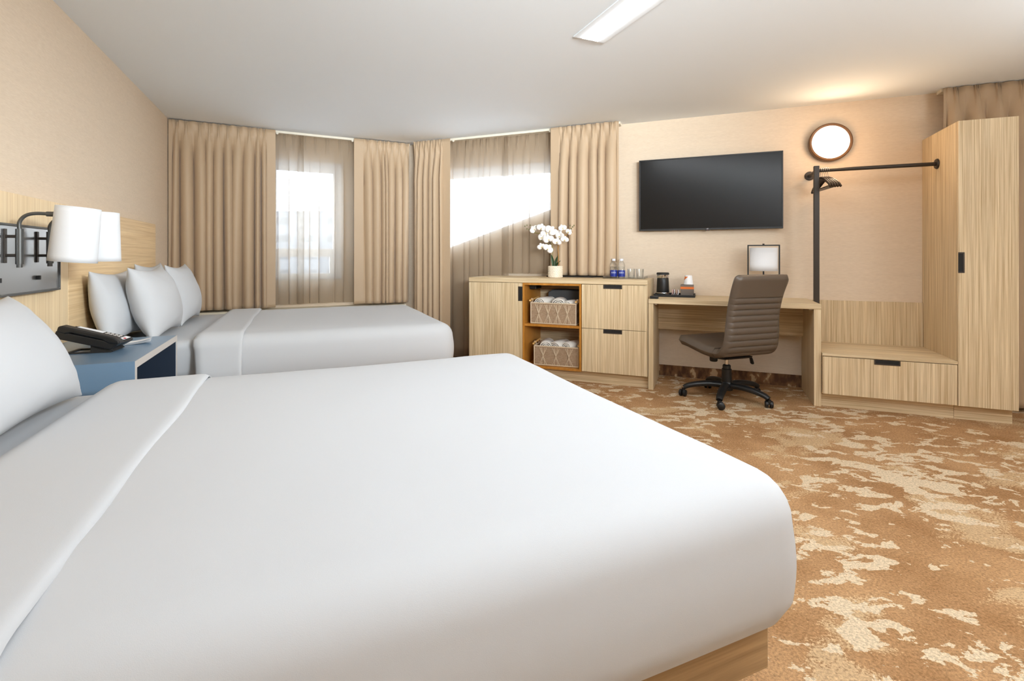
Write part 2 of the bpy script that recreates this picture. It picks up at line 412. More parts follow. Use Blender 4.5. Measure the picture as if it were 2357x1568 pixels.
wall('wall_rear', 'A', 'v', MR, PW - .1, to('A', cRR).x + .1, -TH)
poly = [cAR, cRR, cBR, cCB, cAC]
ctr = sum(poly, Vector()) / 5
pp = [(ctr + (p - ctr) * 1.04) for p in poly]
def slab(z0, z1): return prism(BM(), [(p.x, p.y) for p in pp], 'z', z0, z1)
struct('floor', 'W', slab(-.1, 0), 'patterned_carpet')
struct('ceiling', 'W', slab(H, H + .1), 'ceiling_paint')
struct('baseboard_right', 'B', bx(to('B', cCB).x + .05, SR, NB - .012, NB, 0, .10), 'carpet_baseboard')
struct('baseboard_left', 'A', bx(PW, PW + .012, MR, to('A', cAC).y - .1, 0, .10), 'carpet_baseboard')
struct('baseboard_back', 'C', bx(to('C', cAC).x + .05, to('C', cCB).x - .05, NC - .012, NC, 0, .10), 'carpet_baseboard')

# windows
def window_one():
    n0, n1 = NC + .05, NC + .11
    fr = BM(); x0, x1, z0, z1 = -.04, .70, .87, 2.14
    for a in ((x0, x0 + .05, z0, z1), (x1 - .05, x1, z0, z1), (x0 + .05, x1 - .05, z1 - .05, z1), (x0 + .05, x1 - .05, z0, z0 + .035)):
        box(fr, a[0], a[1], n0, n1, a[2], a[3])
    o = struct('window_1', 'C', fr, 'window_vinyl', bevel=.004)
    s = BM()
    for a in ((.01, .05, .905, 2.09), (.61, .65, .905, 2.09), (.05, .61, 2.025, 2.09), (.05, .61, 1.113, 1.20), (.05, .084, .905, 1.113), (.575, .61, .905, 1.113), (.084, .575, .905, .936)):
        box(s, a[0], a[1], n0 + .015, n1 - .01, a[2], a[3])
    c = link('window_sash', s, 'window_vinyl', bevel=.003); c.parent = o
    g = link('window_glass', bx(.04, .62, n0 + .03, n0 + .034, .92, 2.05), 'window_glass'); g.parent = o
    sl = link('window_sill', bx(-.04, .70, NC, n0, .862, .870), 'window_vinyl'); sl.parent = o
window_one()
def window_two():
    n0, n1 = NB + .05, NB + .11
    a, b = -2.90, -1.33; t = .05
    fr = BM()
    box(fr, a, a + t, n0, n1, W2(a) + .02, 2.10); box(fr, b - t, b, n0, n1, W2(b) + .0, 2.10)
    box(fr, a + t, b - t, n0, n1, 1.985, 2.10)
    prism(fr, [(a, W2(a)), (b, W2(b)), (b, W2(b) + .035), (a, W2(a) + .035)], 'y', n0, n1)
    o = struct('window_2', 'B', fr, 'window_vinyl', bevel=.004)
    g = link('window_glass', prism(BM(), [(a + .02, W2(a)+.01), (b - .02, W2(b)+.01), (b - .02, 2.05), (a + .02, 2.05)], 'y', n0 + .03, n0 + .034), 'window_glass'); g.parent = o
window_two()
# convector cover below the back window, curtains end just above it
struct('trim_1', 'C', bx(-1.02, 1.35, NC - .22, NC, .555, .585), 'sill_paint', bevel=.004)

# ------------------------------------------------------------------ curtains
def curtain(name, label, cat, f, s0, s1, n, zt, zb, folds, amp, mat, seed, flat0=0, flat1=0, group=None, pinch=True, solid=.0015, spread=0.0, irr=.42):
    rnd = random.Random(seed); L = s1 - s0; NU = folds * 34; NV = 48
    cuts = [0]
    for k in range(folds): cuts.append(cuts[-1] + 1 + rnd.uniform(-irr, irr))
    tot = cuts[-1]; cuts = [c / tot for c in cuts]
    amps = [amp * rnd.uniform(.65, 1.2) for _ in range(folds)]; drift = [rnd.uniform(-.5, .5) for _ in range(folds)]; ph = [rnd.uniform(-.18, .18) for _ in range(folds)]
    Hh = zt - zb; a_flat0 = flat0 / L; a_flat1 = 1 - flat1 / L
    def fn(u, v):
        z = zt - Hh * v; d = zt - z
        uu = (u - a_flat0) / max(a_flat1 - a_flat0, 1e-4)
        x = s0 + L * u; y = 0
        if 0 <= uu <= 1:
            k = min(int(max(0, next((i for i in range(folds) if uu < cuts[i + 1]), folds - 1))), folds - 1)
            w = (uu - cuts[k]) / (cuts[k + 1] - cuts[k]); wl = (cuts[k + 1] - cuts[k]) * L * (a_flat1 - a_flat0)
            env = 1.0
            grow = min(1, max(0, (d - .085) / .35)) ** .8
            ww = min(max(w + ph[k] * grow * math.sin(math.pi * w) * 1.2 * (v + .2), 0), 1)
            A = amps[k] * (1 + .18 * math.sin(3 * v + 6 * drift[k]))
            y += -A * grow * (.5 - .5 * math.cos(2 * math.pi * ww)) + A * .35 * grow
            x += -wl * .20 * grow * math.sin(2 * math.pi * ww) + drift[k] * .03 * math.sin(2.2 * v + drift[k]) * math.sin(math.pi * w)
            if pinch:
                top = max(0, 1 - max(0, d - .07) / .10) if d > .07 else 1
                tight = 1 - .45 * math.exp(-((d - .085) / .03) ** 2)
                for cc in (-.085, 0, .085):
                    q = (w - .5 - cc * tight) / .030
                    y += -.021 * top * math.exp(-q * q)
                if d < .085: y += .012 * (1 - d / .085) * -math.cos(2 * math.pi * w)
        if spread: x += spread * (u - .5) * v
        y += .006 * noise.noise((x * 3, z * 1.5, seed))
        if z - zb < .10: y -= .0035
        return (x, n + y, z)
    bm = BM(); gridmesh(bm, fn, NU, NV)
    o = single(name, label, cat, f, (s0 + s1) / 2, n, zb, bm, mat, group, smooth=True, autosm=0, solid=solid)
    return o
ZT = 2.392
curtain('curtain', 'wide taupe satin curtain hanging in the corner beside the headboard wall', 'curtain', 'C', -.855, .04, 5.47, ZT, .605, 10, .075, 'taupe_satin', 1, flat1=.08, flat0=.03)
curtain('curtain', 'taupe curtain bunched right of the narrow window over the far bed', 'curtain', 'C', .80, 1.40, 5.47, ZT, .605, 7, .07, 'taupe_satin', 2, flat0=.10)
curtain('curtain', 'floor-length taupe curtain bunched left of the slanted window', 'curtain', 'B', -3.03, -2.575, 4.645, ZT, .03, 6, .07, 'taupe_satin', 3, flat1=.09)
curtain('curtain', 'taupe curtain hanging behind the orchid down to the dresser top', 'curtain', 'B', -1.445, -.775, 4.645, ZT, .935, 6, .075, 'taupe_satin', 4, flat0=.09, flat1=.02)
curtain('curtain', 'taupe curtain hanging behind the tall wardrobe', 'curtain', 'B', 1.665, 2.75, 4.665, ZT + .003, .03, 9, .085, 'taupe_satin', 5, flat0=.02)
curtain('sheer_curtain', 'sheer voile panel on the left half of the narrow window', 'sheer curtain', 'C', -.03, .305, 5.535, ZT - .019, .625, 4, .028, 'sheer_voile', 6, solid=0)
curtain('sheer_curtain', 'sheer voile panel on the right half of the narrow window', 'sheer curtain', 'C', .25, .84, 5.55, ZT - .019, .625, 5, .028, 'sheer_voile', 7, solid=0)
curtain('sheer_curtain', 'long sheer voile panel beside the dresser on the slanted window', 'sheer curtain', 'B', -2.66, -1.935, 4.725, ZT - .019, .03, 8, .022, 'sheer_voile', 8, solid=0)
curtain('sheer_curtain', 'shorter sheer voile panel behind the orchid, ending above the dresser', 'sheer curtain', 'B', -2.0, -1.36, 4.74, ZT - .019, .945, 6, .022, 'sheer_voile', 9, solid=0)
def track(label, f, s0, s1, n, ends):
    t = T('curtain_track', label, 'curtain track', f, (s0 + s1) / 2, n, H - .03)
    t.part('rail', bx(s0, s1, n + .035, n + .12, H - .024, H), 'track_white', bevel=.003)
    for s in ends:
        b = lathe(BM(), [(.0, -.004), (.011, -.004), (.013, 0), (.011, .004), (0, .004)], (s, n + .028, H - .030), 16, 'y'); t.part('end_stop', b, 'track_white', smooth=True)
track('white ceiling curtain track over the narrow window', 'C', -.86, 1.42, 5.48, (.055, .79))
track('white ceiling curtain track over the slanted window', 'B', -3.05, -.77, 4.65, (-2.555, -1.46))
track('ceiling curtain track above the tall wardrobe', 'B', 1.66, 2.8, 4.655, ())

# ------------------------------------------------------------------ outside
struct('ground', 'W', bx(-70, 70, 7.5, 130, -6.2, -6.0), 'snow')
def outside():
    def far(label, f, u, v, w, d, h, bot=-6):
        t = T('building', label, 'building', f, u, v, bot, 'buildings across the street')
        t.part('wall', bx(u - w / 2, u + w / 2, v, v + d, bot, bot + h), 'far_facade')
        t.part('roof', bx(u - w / 2 - .3, u + w / 2 + .3, v - .3, v + d + .3, bot + h, bot + h + .5), 'plaster')
    far('pale grey apartment block beyond the narrow window', 'W', -17.5, 45, 8.5, 10, 11.3)
outside()
# ------------------------------------------------------------------ headboard
ZN = .684
hb = T('headboard', 'pale oak wall panelling serving as headboard behind both beds', 'headboard', 'A', PW, 2.8, 0)
hb.part('bed_panel', bx(PW, PW + .05, 3.19, 4.80, .25, 1.378), 'headboard_along', bevel=.002)
hb.part('middle_panel', bx(PW, PW + .05, 2.462, 3.187, .05, 1.378), 'headboard_upright', bevel=.002)
hb.part('bed_panel', bx(PW, PW + .05, .55, 2.459, .25, 1.378), 'headboard_along', bevel=.002)

# ------------------------------------------------------------------ beds
ZT_BED = .66
def rr_outline(x0, x1, y0, y1, r, n_c=10, step=.06):
    """rounded rectangle outline points with outward normals and inner skeleton points"""
    P = []
    def seg(a, b, nrm):
        L = math.dist(a, b); k = max(1, int(L / step))
        for i in range(k): P.append((a[0] + (b[0] - a[0]) * i / k, a[1] + (b[1] - a[1]) * i / k, nrm[0], nrm[1]))
    def arc(cx, cy, a0):
        for i in range(n_c):
            a = a0 + math.pi / 2 * i / n_c; P.append((cx + r * math.cos(a), cy + r * math.sin(a), math.cos(a), math.sin(a)))
    seg((x1, y0 + r), (x1, y1 - r), (1, 0)); arc(x1 - r, y1 - r, 0)
    seg((x1 - r, y1), (x0 + r, y1), (0, 1)); arc(x0 + r, y1 - r, math.pi / 2)
    seg((x0, y1 - r), (x0, y0 + r), (-1, 0)); arc(x0 + r, y0 + r, math.pi)
    seg((x0 + r, y0), (x1 - r, y0), (0, -1)); arc(x1 - r, y0 + r, 3 * math.pi / 2)
    return P
def duvet_mesh(x0, x1, y0, y1, zt, rc, re, zh, seed, lift=0.0):
    P = rr_outline(x0, x1, y0, y1, rc); hw = min(x1 - x0, y1 - y0) / 2
    bm = BM(); rings = []
    def skel(px, py):
        return (min(max(px, x0 + hw), x1 - hw), min(max(py, y0 + hw), y1 - hw))
    def add(fn):
        rings.append([bm.verts.new(fn(*p)) for p in P])
    def puff(x, y): return .004 * noise.noise((x * 1.7, y * 1.7, seed)) + .002 * noise.noise((x * 5, y * 5, seed + 3))
    NT = 14
    for k in range(NT + 1):
        t = k / NT
        def f(px, py, nx, ny, t=t):
            sx, sy = skel(px, py); ex, ey = px - nx * re, py - ny * re
            x, y = sx + (ex - sx) * t, sy + (ey - sy) * t
            return (x, y, zt + puff(x, y) - .012 * t ** 6)
        add(f)
    NA = 7
    for k in range(1, NA + 1):
        a = math.pi / 2 * k / NA
        def f(px, py, nx, ny, a=a):
            return (px - nx * re * (1 - math.sin(a)), py - ny * re * (1 - math.sin(a)), zt - .012 - re * (1 - math.cos(a)) + puff(px, py))
        add(f)
    ND = 9
    for k in range(1, ND + 1):
        t = k / ND
        def f(px, py, nx, ny, t=t):
            hd = min(1, max(0, (px - (x0 + .0)) / .22)); hd = hd * hd * (3 - 2 * hd)
            z_end = (zt - .10 - .03) * (1 - hd) + zh * hd
            zz = zt - .012 - re; z = zz + (z_end - zz) * t
            bul = .008 * math.sin(math.pi * min(1, t * 1.15)) * hd + .009 * noise.noise((px * 2.6, py * 2.6, z * 1.5 + seed)) * t - .022 * max(0, t - .8) * 5 * hd
            wv = .012 * noise.noise((px * 2.2, py * 2.2, seed + 9)) * t
            return (px + nx * bul, py + ny * bul, z + wv)
        add(f)
    n = len(P)
    for a, b in zip(rings, rings[1:]):
        for i in range(n): bm.faces.new([a[i], a[(i + 1) % n], b[(i + 1) % n], b[i]])
    bmesh.ops.remove_doubles(bm, verts=bm.verts, dist=1e-4)
    bmesh.ops.recalc_face_normals(bm, faces=bm.faces); return bm
def band_mesh(xa, xb, y0, y1, zt, re, zh, seed):
    """turned-down sheet band lying over the duvet, section across the bed swept along it"""
    prof = []
    o = .006
    n = 9
    oo = lambda z: o + .034 * min(1, (zt - re - z) / .12)
    for k in range(n + 1):
        z_ = zh + (zt - re - zh) * k / n; prof.append((y0 - oo(z_), z_))
    for k in range(1, 8):
        a = math.pi / 2 * k / 8; prof.append((y0 + re - (re + o) * math.cos(a), zt - re + (re + o) * math.sin(a)))
    m = 30
    for k in range(m + 1): prof.append((y0 + re + (y1 - y0 - 2 * re) * k / m, zt + o))
    for k in range(1, 8):
        a = math.pi / 2 * k / 8; prof.append((y1 - re + (re + o) * math.sin(a), zt - re + (re + o) * math.cos(a)))
    for k in range(n + 1):
        z_ = zt - re + (zh - zt + re) * k / n; prof.append((y1 + oo(z_), z_))
    def fn(u, v):
        i = u * (len(prof) - 1); k = min(int(i), len(prof) - 2); f = i - k
        y = prof[k][0] * (1 - f) + prof[k + 1][0] * f; z = prof[k][1] * (1 - f) + prof[k + 1][1] * f
        x = xa + (xb - xa) * v + .012 * noise.noise((y * 2, z * 2, seed)) * (v if v > .5 else 0)
        e = .024 * max(0, 1 - v / .18) ** 2 + .009 * max(0, (v - .93) / .07) ** 2
        cy = (y0 + y1) / 2
        if z > zt - .02: z -= e
        else: y += (e * .8 if y < cy else -e * .8)
        z += .004 * noise.noise((x * 1.7, y * 1.7, seed))
        if z < zt - .06: x += (zt - z) * .10 * (1 - v)
        return (x, y, z)
    bm = BM(); gridmesh(bm, fn, len(prof) - 1, 26); bmesh.ops.recalc_face_normals(bm, faces=bm.faces); return bm
def bed(label, m0, m1, seed, hp):
    t = T('bed', label, 'bed', 'A', 0, (m0 + m1) / 2, 0)
    t.part('plinth', bx(PW + .06, .72, m0 + .32, m1 - .32, 0, .205), 'soft_black')
    t.part('bed_base', bx(PW + .055, .95, m0 + .08, m1 - .08, .203, .40), 'rail_wood', bevel=.004)
    bm = bx(PW + .06, .945, m0 + .05, m1 - .05, .40, ZT_BED - .035); t.part('mattress', bm, 'white_linen', bevel=.05, seg=5, smooth=True, autosm=0)
    t.part('duvet', duvet_mesh(hp + .04, .99, m0, m1, ZT_BED, .105, .095, .355, seed), 'white_linen', smooth=True, autosm=0)
    t.part('folded_sheet', band_mesh(hp, -.33, m0, m1, ZT_BED - .002, .10, .36, seed), 'white_linen', smooth=True, autosm=0, solid=.004)
bed('near bed filling the foreground, white duvet on a wooden base', .692, 2.27, 1, -.655)
bed('far bed below the narrow window, white duvet and four pillows', 3.30, 4.90, 5, -.585)

def pillow(label, p, m, z, w, h, th, lean, yaw=0, seed=0, group=None):
    N_ = 26
    def surf(sgn):
        def fn(u, v):
            a, b = 2 * u - 1, 2 * v - 1
            ear = (abs(a) * abs(b)) ** 3
            x = w / 2 * a * (1 - .11 * (1 - b * b) ** .8 * abs(a) ** 2)
            y = h / 2 * b * (1 - .16 * (1 - a * a) ** .8 * abs(b) ** 2)
            t = ((1 - a * a) ** .55) * ((1 - b * b) ** .55)
            t *= 1 + .10 * noise.noise((a * 1.6, b * 1.6, seed)) 
            t += .05 * noise.noise((a * 6, b * 6, seed + 5)) * (1 - t) * (1 - abs(a) ** 8) * (1 - abs(b) ** 8) * 2
            yy = y - .02 * (1 - b) * 0
            return (x, sgn * th / 2 * t, y + h / 2)
        return fn
    bm = BM(); gridmesh(bm, surf(1), N_, N_); gridmesh(bm, surf(-1), N_, N_)
    bmesh.ops.remove_doubles(bm, verts=bm.verts, dist=1e-5); bmesh.ops.recalc_face_normals(bm, faces=bm.faces)
    # width along m, thickness along p; lean back towards the headboard
    M = Matrix.Rotation(yaw, 4, 'Z') @ Matrix.Rotation(-R(lean), 4, 'Y') @ Matrix.Rotation(R(90), 4, 'Z')
    bmesh.ops.transform(bm, matrix=M, verts=bm.verts)
    return single('pillow', label, 'pillow', 'A', p, m, z, bm, 'white_linen', group, local=True, smooth=True, autosm=0, sub=1)
pillow('white pillow at the left picture edge, leaning on the near bed', -.70, 1.785, ZT_BED - .035, .76, .42, .25, 29, seed=1)
pillow('white back-row pillow of the far bed, nearest the telephone', -.96, 3.60, ZT_BED - .045, .70, .44, .20, 11, seed=2)
pillow('white back-row pillow of the far bed, mostly hidden, nearest the curtain', -.96, 4.38, ZT_BED - .045, .68, .47, .18, 11, seed=3)
pillow('white front pillow of the far bed, fully visible, nearest the nightstand', -.775, 3.66, ZT_BED - .04, .70, .46, .22, 15, seed=4)
pillow('white front pillow of the far bed, half hidden, nearest the window', -.775, 4.36, ZT_BED - .04, .66, .46, .19, 13, seed=6)

# ------------------------------------------------------------------ nightstand and what is on it
ns = T('nightstand', 'blue laminate open-front nightstand between the two beds', 'nightstand', 'A', -.87, 2.82, 0)
P0, P1, Q0, Q1 = PW + .052, -.635, 2.462, 3.19
ns.part('top', bx(P0, P1, Q0, Q1, ZN - .03, ZN), 'blue_laminate')
ns.part('side_panel', bx(P0, P1, Q0, Q0 + .022, 0, ZN - .03), 'blue_laminate')
ns.part('side_panel', bx(P0, P1, Q1 - .022, Q1, 0, ZN - .03), 'blue_laminate')
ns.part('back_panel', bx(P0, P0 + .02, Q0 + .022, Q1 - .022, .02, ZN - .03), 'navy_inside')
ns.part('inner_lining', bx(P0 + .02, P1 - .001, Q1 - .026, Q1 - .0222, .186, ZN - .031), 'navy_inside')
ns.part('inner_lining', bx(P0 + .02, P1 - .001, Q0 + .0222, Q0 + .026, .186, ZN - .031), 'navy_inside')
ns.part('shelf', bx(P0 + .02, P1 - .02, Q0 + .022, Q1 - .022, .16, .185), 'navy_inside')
e = BM(); box(e, P1, P1 + .002, Q0, Q1, ZN - .03, ZN); box(e, P1, P1 + .002, Q0, Q0 + .022, 0, ZN - .03); box(e, P1, P1 + .002, Q1 - .022, Q1, 0, ZN - .03)
ns.part('edge_band', e, 'grey_edge', label='pale grey front edge band')
# telephone: wedge body on a stand, handset on its left
ph = T('telephone', 'black desk telephone on a tilted stand on the blue nightstand', 'telephone', 'A', -.86, 2.80, ZN, rot=R(-6))
st = BM(); box(st, -.10, .075, -.06, -.045, 0, .006); box(st, -.10, .075, .045, .06, 0, .006); box(st, -.10, -.085, -.045, .045, 0, .006); box(st, .06, .075, -.045, .045, 0, .006)
prism(st, [(-.005, .004), (.085, .004), (.04, .045), (-.005, .055)], 'y', -.055, .055)
ph.part('stand', st, 'soft_black', local=True, bevel=.0015)
Mt = Matrix.Translation((-.015, 0, .062)) @ Matrix.Rotation(R(16.5), 4, 'Y')
def tilt(bm): bmesh.ops.transform(bm, matrix=Mt, verts=bm.verts); return bm
body = BM(); prism(body, [(-.115, -.020), (.10, -.020), (.122, .004), (.122, .014), (-.115, .014)], 'y', -.075, .085)
ph.part('body', tilt(body), 'black_plastic', local=True, bevel=.004)
hs = BM(); prism(hs, [(-.112, .012), (-.112, .034), (-.10, .040), (.10, .036), (.125, .026), (.128, .010), (.085, .006), (.06, .016), (-.06, .018), (-.08, .008)], 'y', -.078, -.032)
ph.part('handset', tilt(hs), 'black_plastic', local=True, bevel=.006, seg=3)
ph.part('faceplate', tilt(bx(-.10, .118, -.022, .078, .014, .018)), 'soft_black', local=True, bevel=.001)
ph.part('label_strip', tilt(bx(-.092, .012, .028, .070, .018, .0195)), 'paper', local=True, label='white paper label')
for r in range(4):
    for c in range(3):
        ph.part('key', tilt(bx(.024 + r * .017, .034 + r * .017, .000 + c * .022, .013 + c * .022, .018, .0225)), 'grey_edge', local=True, bevel=.001)
ph.part('message_card', tilt(bx(.094, .114, .000, .07, .018, .0195)), 'paper', local=True, label='white card with red mark')
ph.part('message_key', tilt(bx(.106, .114, .012, .022, .0195, .022)), 'red_dot', local=True, label='red key')
np_ = T('notepad', 'small white paper slips beside the telephone', 'notepad', 'A', -.75, 2.965, ZN, rot=R(10))
def leafm(a, k):
    bm = BM(); gridmesh(bm, lambda u, v: (-.05 + .10 * u, -.035 + .07 * v, .002 + k * .003 + .010 * u * u * (1 + .3 * k)), 8, 2); bmesh.ops.rotate(bm, cent=(0, 0, 0), matrix=Matrix.Rotation(a, 3, 'Z'), verts=bm.verts); return bm
for k in range(3): np_.part('sheet', leafm(R(-4 * k), k), 'paper', local=True, solid=.0006)
cb = lathe(BM(), [(0, 0), (.022, 0), (.022, .004), (.012, .007), (0, .007)], (0, 0, 0), 20)
single('cable_grommet', 'round black cable grommet in the nightstand top behind the near pillow', 'grommet', 'A', -.985, 2.73, ZN, cb, 'soft_black', local=True, smooth=True)

# ------------------------------------------------------------------ wall lamp with two swing arms
wl = T('wall_lamp', 'twin swing-arm wall lamp on a steel plate above the nightstand', 'wall lamp', 'A', PW + .05, 2.68, .96)
plate = prism(BM(), [(2.345, .962), (2.352, .958), (3.006, .958), (3.018, .968), (3.018, 1.236), (3.006, 1.246), (2.352, 1.246), (2.345, 1.24)], 'x', PW + .050, PW + .074)
wl.part('backplate', plate, 'steel_plate', bevel=.002)
fr = BM()
for a in ((2.343, 3.020, .956, .966), (2.343, 3.020, 1.238, 1.248), (3.012, 3.020, .962, 1.242), (2.343, 2.350, .962, 1.242)): box(fr, PW + .05, PW + .080, *a[:2], *a[2:])
wl.part('frame', fr, 'lamp_bronze', bevel=.002)
for m, tl, sp in ((2.546, 5.0, .0), (2.80, 0.0, .0)):
    px = -1.03
    hd = cyl(BM(), (px, m, 0), .0125, 1.085, 1.225); cyl(hd, (px, m, 0), .009, 1.072, 1.085); wl.part('holder', hd, 'lamp_bronze', smooth=True)
    for zz in (1.12, 1.195):
        wl.part('stand_off', tube(BM(), [(PW + .074, m, zz), (px, m, zz)], .006), 'bronze_metal', smooth=True)
    wl.part('mount_bar', bx(PW + .074, PW + .080, m - .008, m + .008, 1.09, 1.225), 'bronze_metal', bevel=.001)
    cx = -.855; zc = 1.205
    pts = spline([(px, m, 1.22), (px, m, 1.252), (px + .018, m, 1.278), (px + .05, m, 1.288), (cx - .075, m, 1.287)], 7)
    wl.part('arm', tube(BM(), pts, .0068, 12), 'lamp_bronze', smooth=True)
    wl.part('coupling', tube(BM(), [(cx - .092, m, 1.287), (cx - .062, m, 1.287)], .010, 14), 'lamp_bronze', smooth=True)
    sh = BM(); seg = 48
    def sf(u, v, m=m, tl=tl):
        a = 2 * math.pi * u; z = -.112 + .224 * v; r = .078 - .006 * v
        p = Vector((r * math.cos(a), r * math.sin(a) * 1.0, z)); p = Matrix.Rotation(R(tl), 3, 'Y') @ p
        return (cx + p.x, m + p.y, zc + p.z)
    gridmesh(sh, sf, seg, 10, close_u=True)
    wl.part('lamp_shade', sh, 'white_shade', smooth=True, autosm=0, solid=.0015)
    b = lathe(BM(), [(0, -.03), (.018, -.022), (.024, 0), (.018, .02), (.01, .045), (0, .045)], (cx, m, zc - .01), 16)
    wl.part('bulb', b, 'paper', smooth=True)
    point_light('wall_lamp_bulb', wp('A', cx, m, zc + .095), .07 * KB, (1, .985, .96), .02)
    point_light('wall_lamp_bulb', wp('A', cx, m, zc - .02), .11 * KB, (1, .985, .96), .035)
for m in (2.493, 2.80):
    s_ = bx(PW + .074, PW + .088, m - .006, m + .006, 1.014, 1.032); wl.part('switch', s_, 'soft_black', bevel=.001)

# ------------------------------------------------------------------ dresser
ND_ = 4.225
dr = T('dresser', 'light oak dresser with an open amber cubby under the slanted window', 'dresser', 'B', -1.31, 4.48, 0)
S0, S1 = -2.138, -.466; DB = 4.72
dr.part('top', bx(S0, S1, ND_, DB, .875, .917), 'oak_along', bevel=.0015)
dr.part('side_panel', bx(S0 + .001, S0 + .019, ND_ + .022, DB - .005, .104, .8745), 'oak_upright')
dr.part('side_panel', bx(S1 - .020, S1 - .001, ND_ + .003, DB - .005, .104, .8745), 'oak_upright')
dr.part('plinth', bx(S0 + .02, S1 - .003, ND_ + .06, DB - .02, 0, .104), 'oak_along')
dr.part('carcass', bx(S0 + .02, -1.612, ND_ + .024, DB - .01, .105, .874), 'oak_upright')
dr.part('carcass', bx(-1.008, S1 - .021, ND_ + .024, DB - .01, .105, .874), 'oak_upright')
def pull(t, par, x0, x1, z0, z1, n, side):
    """recessed pull: dark frame with a black recess; open towards 'up' or 'right'"""
    fr = BM(); w = .009; y0, y1 = n - .0025, n + .003
    if side == 'up':
        box(fr, x0, x1, y0, y1, z0, z0 + w); box(fr, x0, x0 + w, y0, y1, z0 + w, z1); box(fr, x1 - w, x1, y0, y1, z0 + w, z1)
        rc = bx(x0 + w, x1 - w, n - .0008, n + .003, z0 + w, z1)
    else:
        s = 1 if side == 'right' else -1
        a, b = (x0, x0 + w) if s == 1 else (x1 - w, x1)
        box(fr, a, b, y0, y1, z0, z1)
        c, d = (x0 + w, x1) if s == 1 else (x0, x1 - w)
        box(fr, c, d, y0, y1, z0, z0 + w); box(fr, c, d, y0, y1, z1 - w, z1)
        rc = bx(c, d, n - .0008, n + .003, z0 + w, z1 - w)
    h = t.part('pull', fr, 'dark_pull', parent=par)
    t.part('recess', rc, 'pull_recess', parent=par)
d = dr.part('door', bx(S0 + .002, -1.588, ND_, ND_ + .02, .107, .871), 'oak_upright', bevel=.001)
pull(dr, d, -1.628, -1.588, .705, .84, ND_, 'right')
def zat(px, py, n=ND_):
    return None
for z0, z1 in ((.4885, .871), (.107, .4845)):
    d = dr.part('drawer', bx(-1.028, S1 - .003, ND_, ND_ + .02, z0, z1), 'oak_upright', bevel=.001)
    pull(dr, d, -.838, -.677, z1 - .034, z1, ND_, 'up')
# amber cubby
cu = BM(); A0, A1 = -1.584, -1.033; w = .018
box(cu, A0, A0 + w, ND_ - .002, DB - .03, .101, .8735); box(cu, A1 - w, A1, ND_ - .002, DB - .03, .101, .8735)
box(cu, A0 + w, A1 - w, ND_ - .002, DB - .03, .101, .101 + w); box(cu, A0 + w, A1 - w, ND_ - .002, DB - .03, .8735 - w, .8735)
dr.part('cubby', cu, 'amber_wood', label='open amber-stained cubby')
dr.part('cubby_shelf', bx(A0 + w, A1 - w, ND_ + .004, DB - .03, .478, .499), 'amber_wood')
dr.part('cubby_back', bx(A0, A1, DB - .03, DB - .022, .101, .8735), 'oak_along')
CUF = .119

# baskets
def basket(label, s, n, z, w, dep, h, xs, rot=0):
    t = T('wicker_basket', label, 'basket', 'B', s, n, z, 'wicker baskets in the cubby', rot)
    sh = BM(); th = .008
    def wl_(x0, x1, y0, y1): box(sh, x0, x1, y0, y1, 0, h)
    wl_(-w / 2, w / 2, -dep / 2, -dep / 2 + th); wl_(-w / 2, w / 2, dep / 2 - th, dep / 2)
    wl_(-w / 2, -w / 2 + th, -dep / 2 + th, dep / 2 - th); wl_(w / 2 - th, w / 2, -dep / 2 + th, dep / 2 - th); box(sh, -w / 2, w / 2, -dep / 2, dep / 2, 0, .006)
    t.part('body', sh, 'seagrass_weave', local=True, bevel=.003)
    rim = BM(); q = [(-w / 2, -dep / 2, h), (w / 2, -dep / 2, h), (w / 2, dep / 2, h), (-w / 2, dep / 2, h), (-w / 2, -dep / 2, h)]
    for a, b in zip(q, q[1:]): tube(rim, [a, b], .0065, 8)
    for x, y in ((-w / 2, -dep / 2), (w / 2, -dep / 2), (w / 2, dep / 2), (-w / 2, dep / 2)): tube(rim, [(x, y, .003), (x, y, h)], .005, 8)
    for a, b in zip(q, q[1:]): tube(rim, [(a[0], a[1], .006), (b[0], b[1], .006)], .0055, 8)
    t.part('rim', rim, 'twine', local=True, smooth=True)
    tw = BM()
    for x in xs:
        for k in range(-2, 3):
            if k == 0: continue
            dx = .016 * k
            tube(tw, [(x - dx, -dep / 2 - .002, h - .012), (x, -dep / 2 - .006, h * .5), (x + dx, -dep / 2 - .002, .012)], .0028, 6)
    t.part('cross_stitching', tw, 'twine', local=True, smooth=True)
    for sx in (-1, 1):
        hd = tube(BM(), [(sx * (w / 2 + .004), -dep / 2 - .015, h + .022), (sx * (w / 2 + .004), dep / 2 - .01, h + .034)], .0085, 12)
        p = t.part('handle', hd, 'bamboo', local=True, smooth=True, label='bamboo rod handle')
        for yy in (-dep / 2 + .03, dep / 2 - .06):
            lp = tube(BM(), spline([(sx * w / 2, yy, h), (sx * (w / 2 + .014), yy + .004, h + .02), (sx * (w / 2 + .004), yy + .01, h + .038), (sx * (w / 2 - .010), yy + .004, h + .02), (sx * w / 2, yy, h)], 4), .003, 6)
            t.part('loop', lp, 'twine', parent=p, local=True, smooth=True)
    return t
basket('wicker basket of rolled towels on the upper cubby shelf', -1.302, 4.375, .4995, .425, .24, .19, (-.135, -.045, .045, .135))
basket('wicker basket of rolled towels on the cubby floor', -1.283, 4.385, CUF + .001, .41, .24, .175, (-.12, .0, .12), R(3))
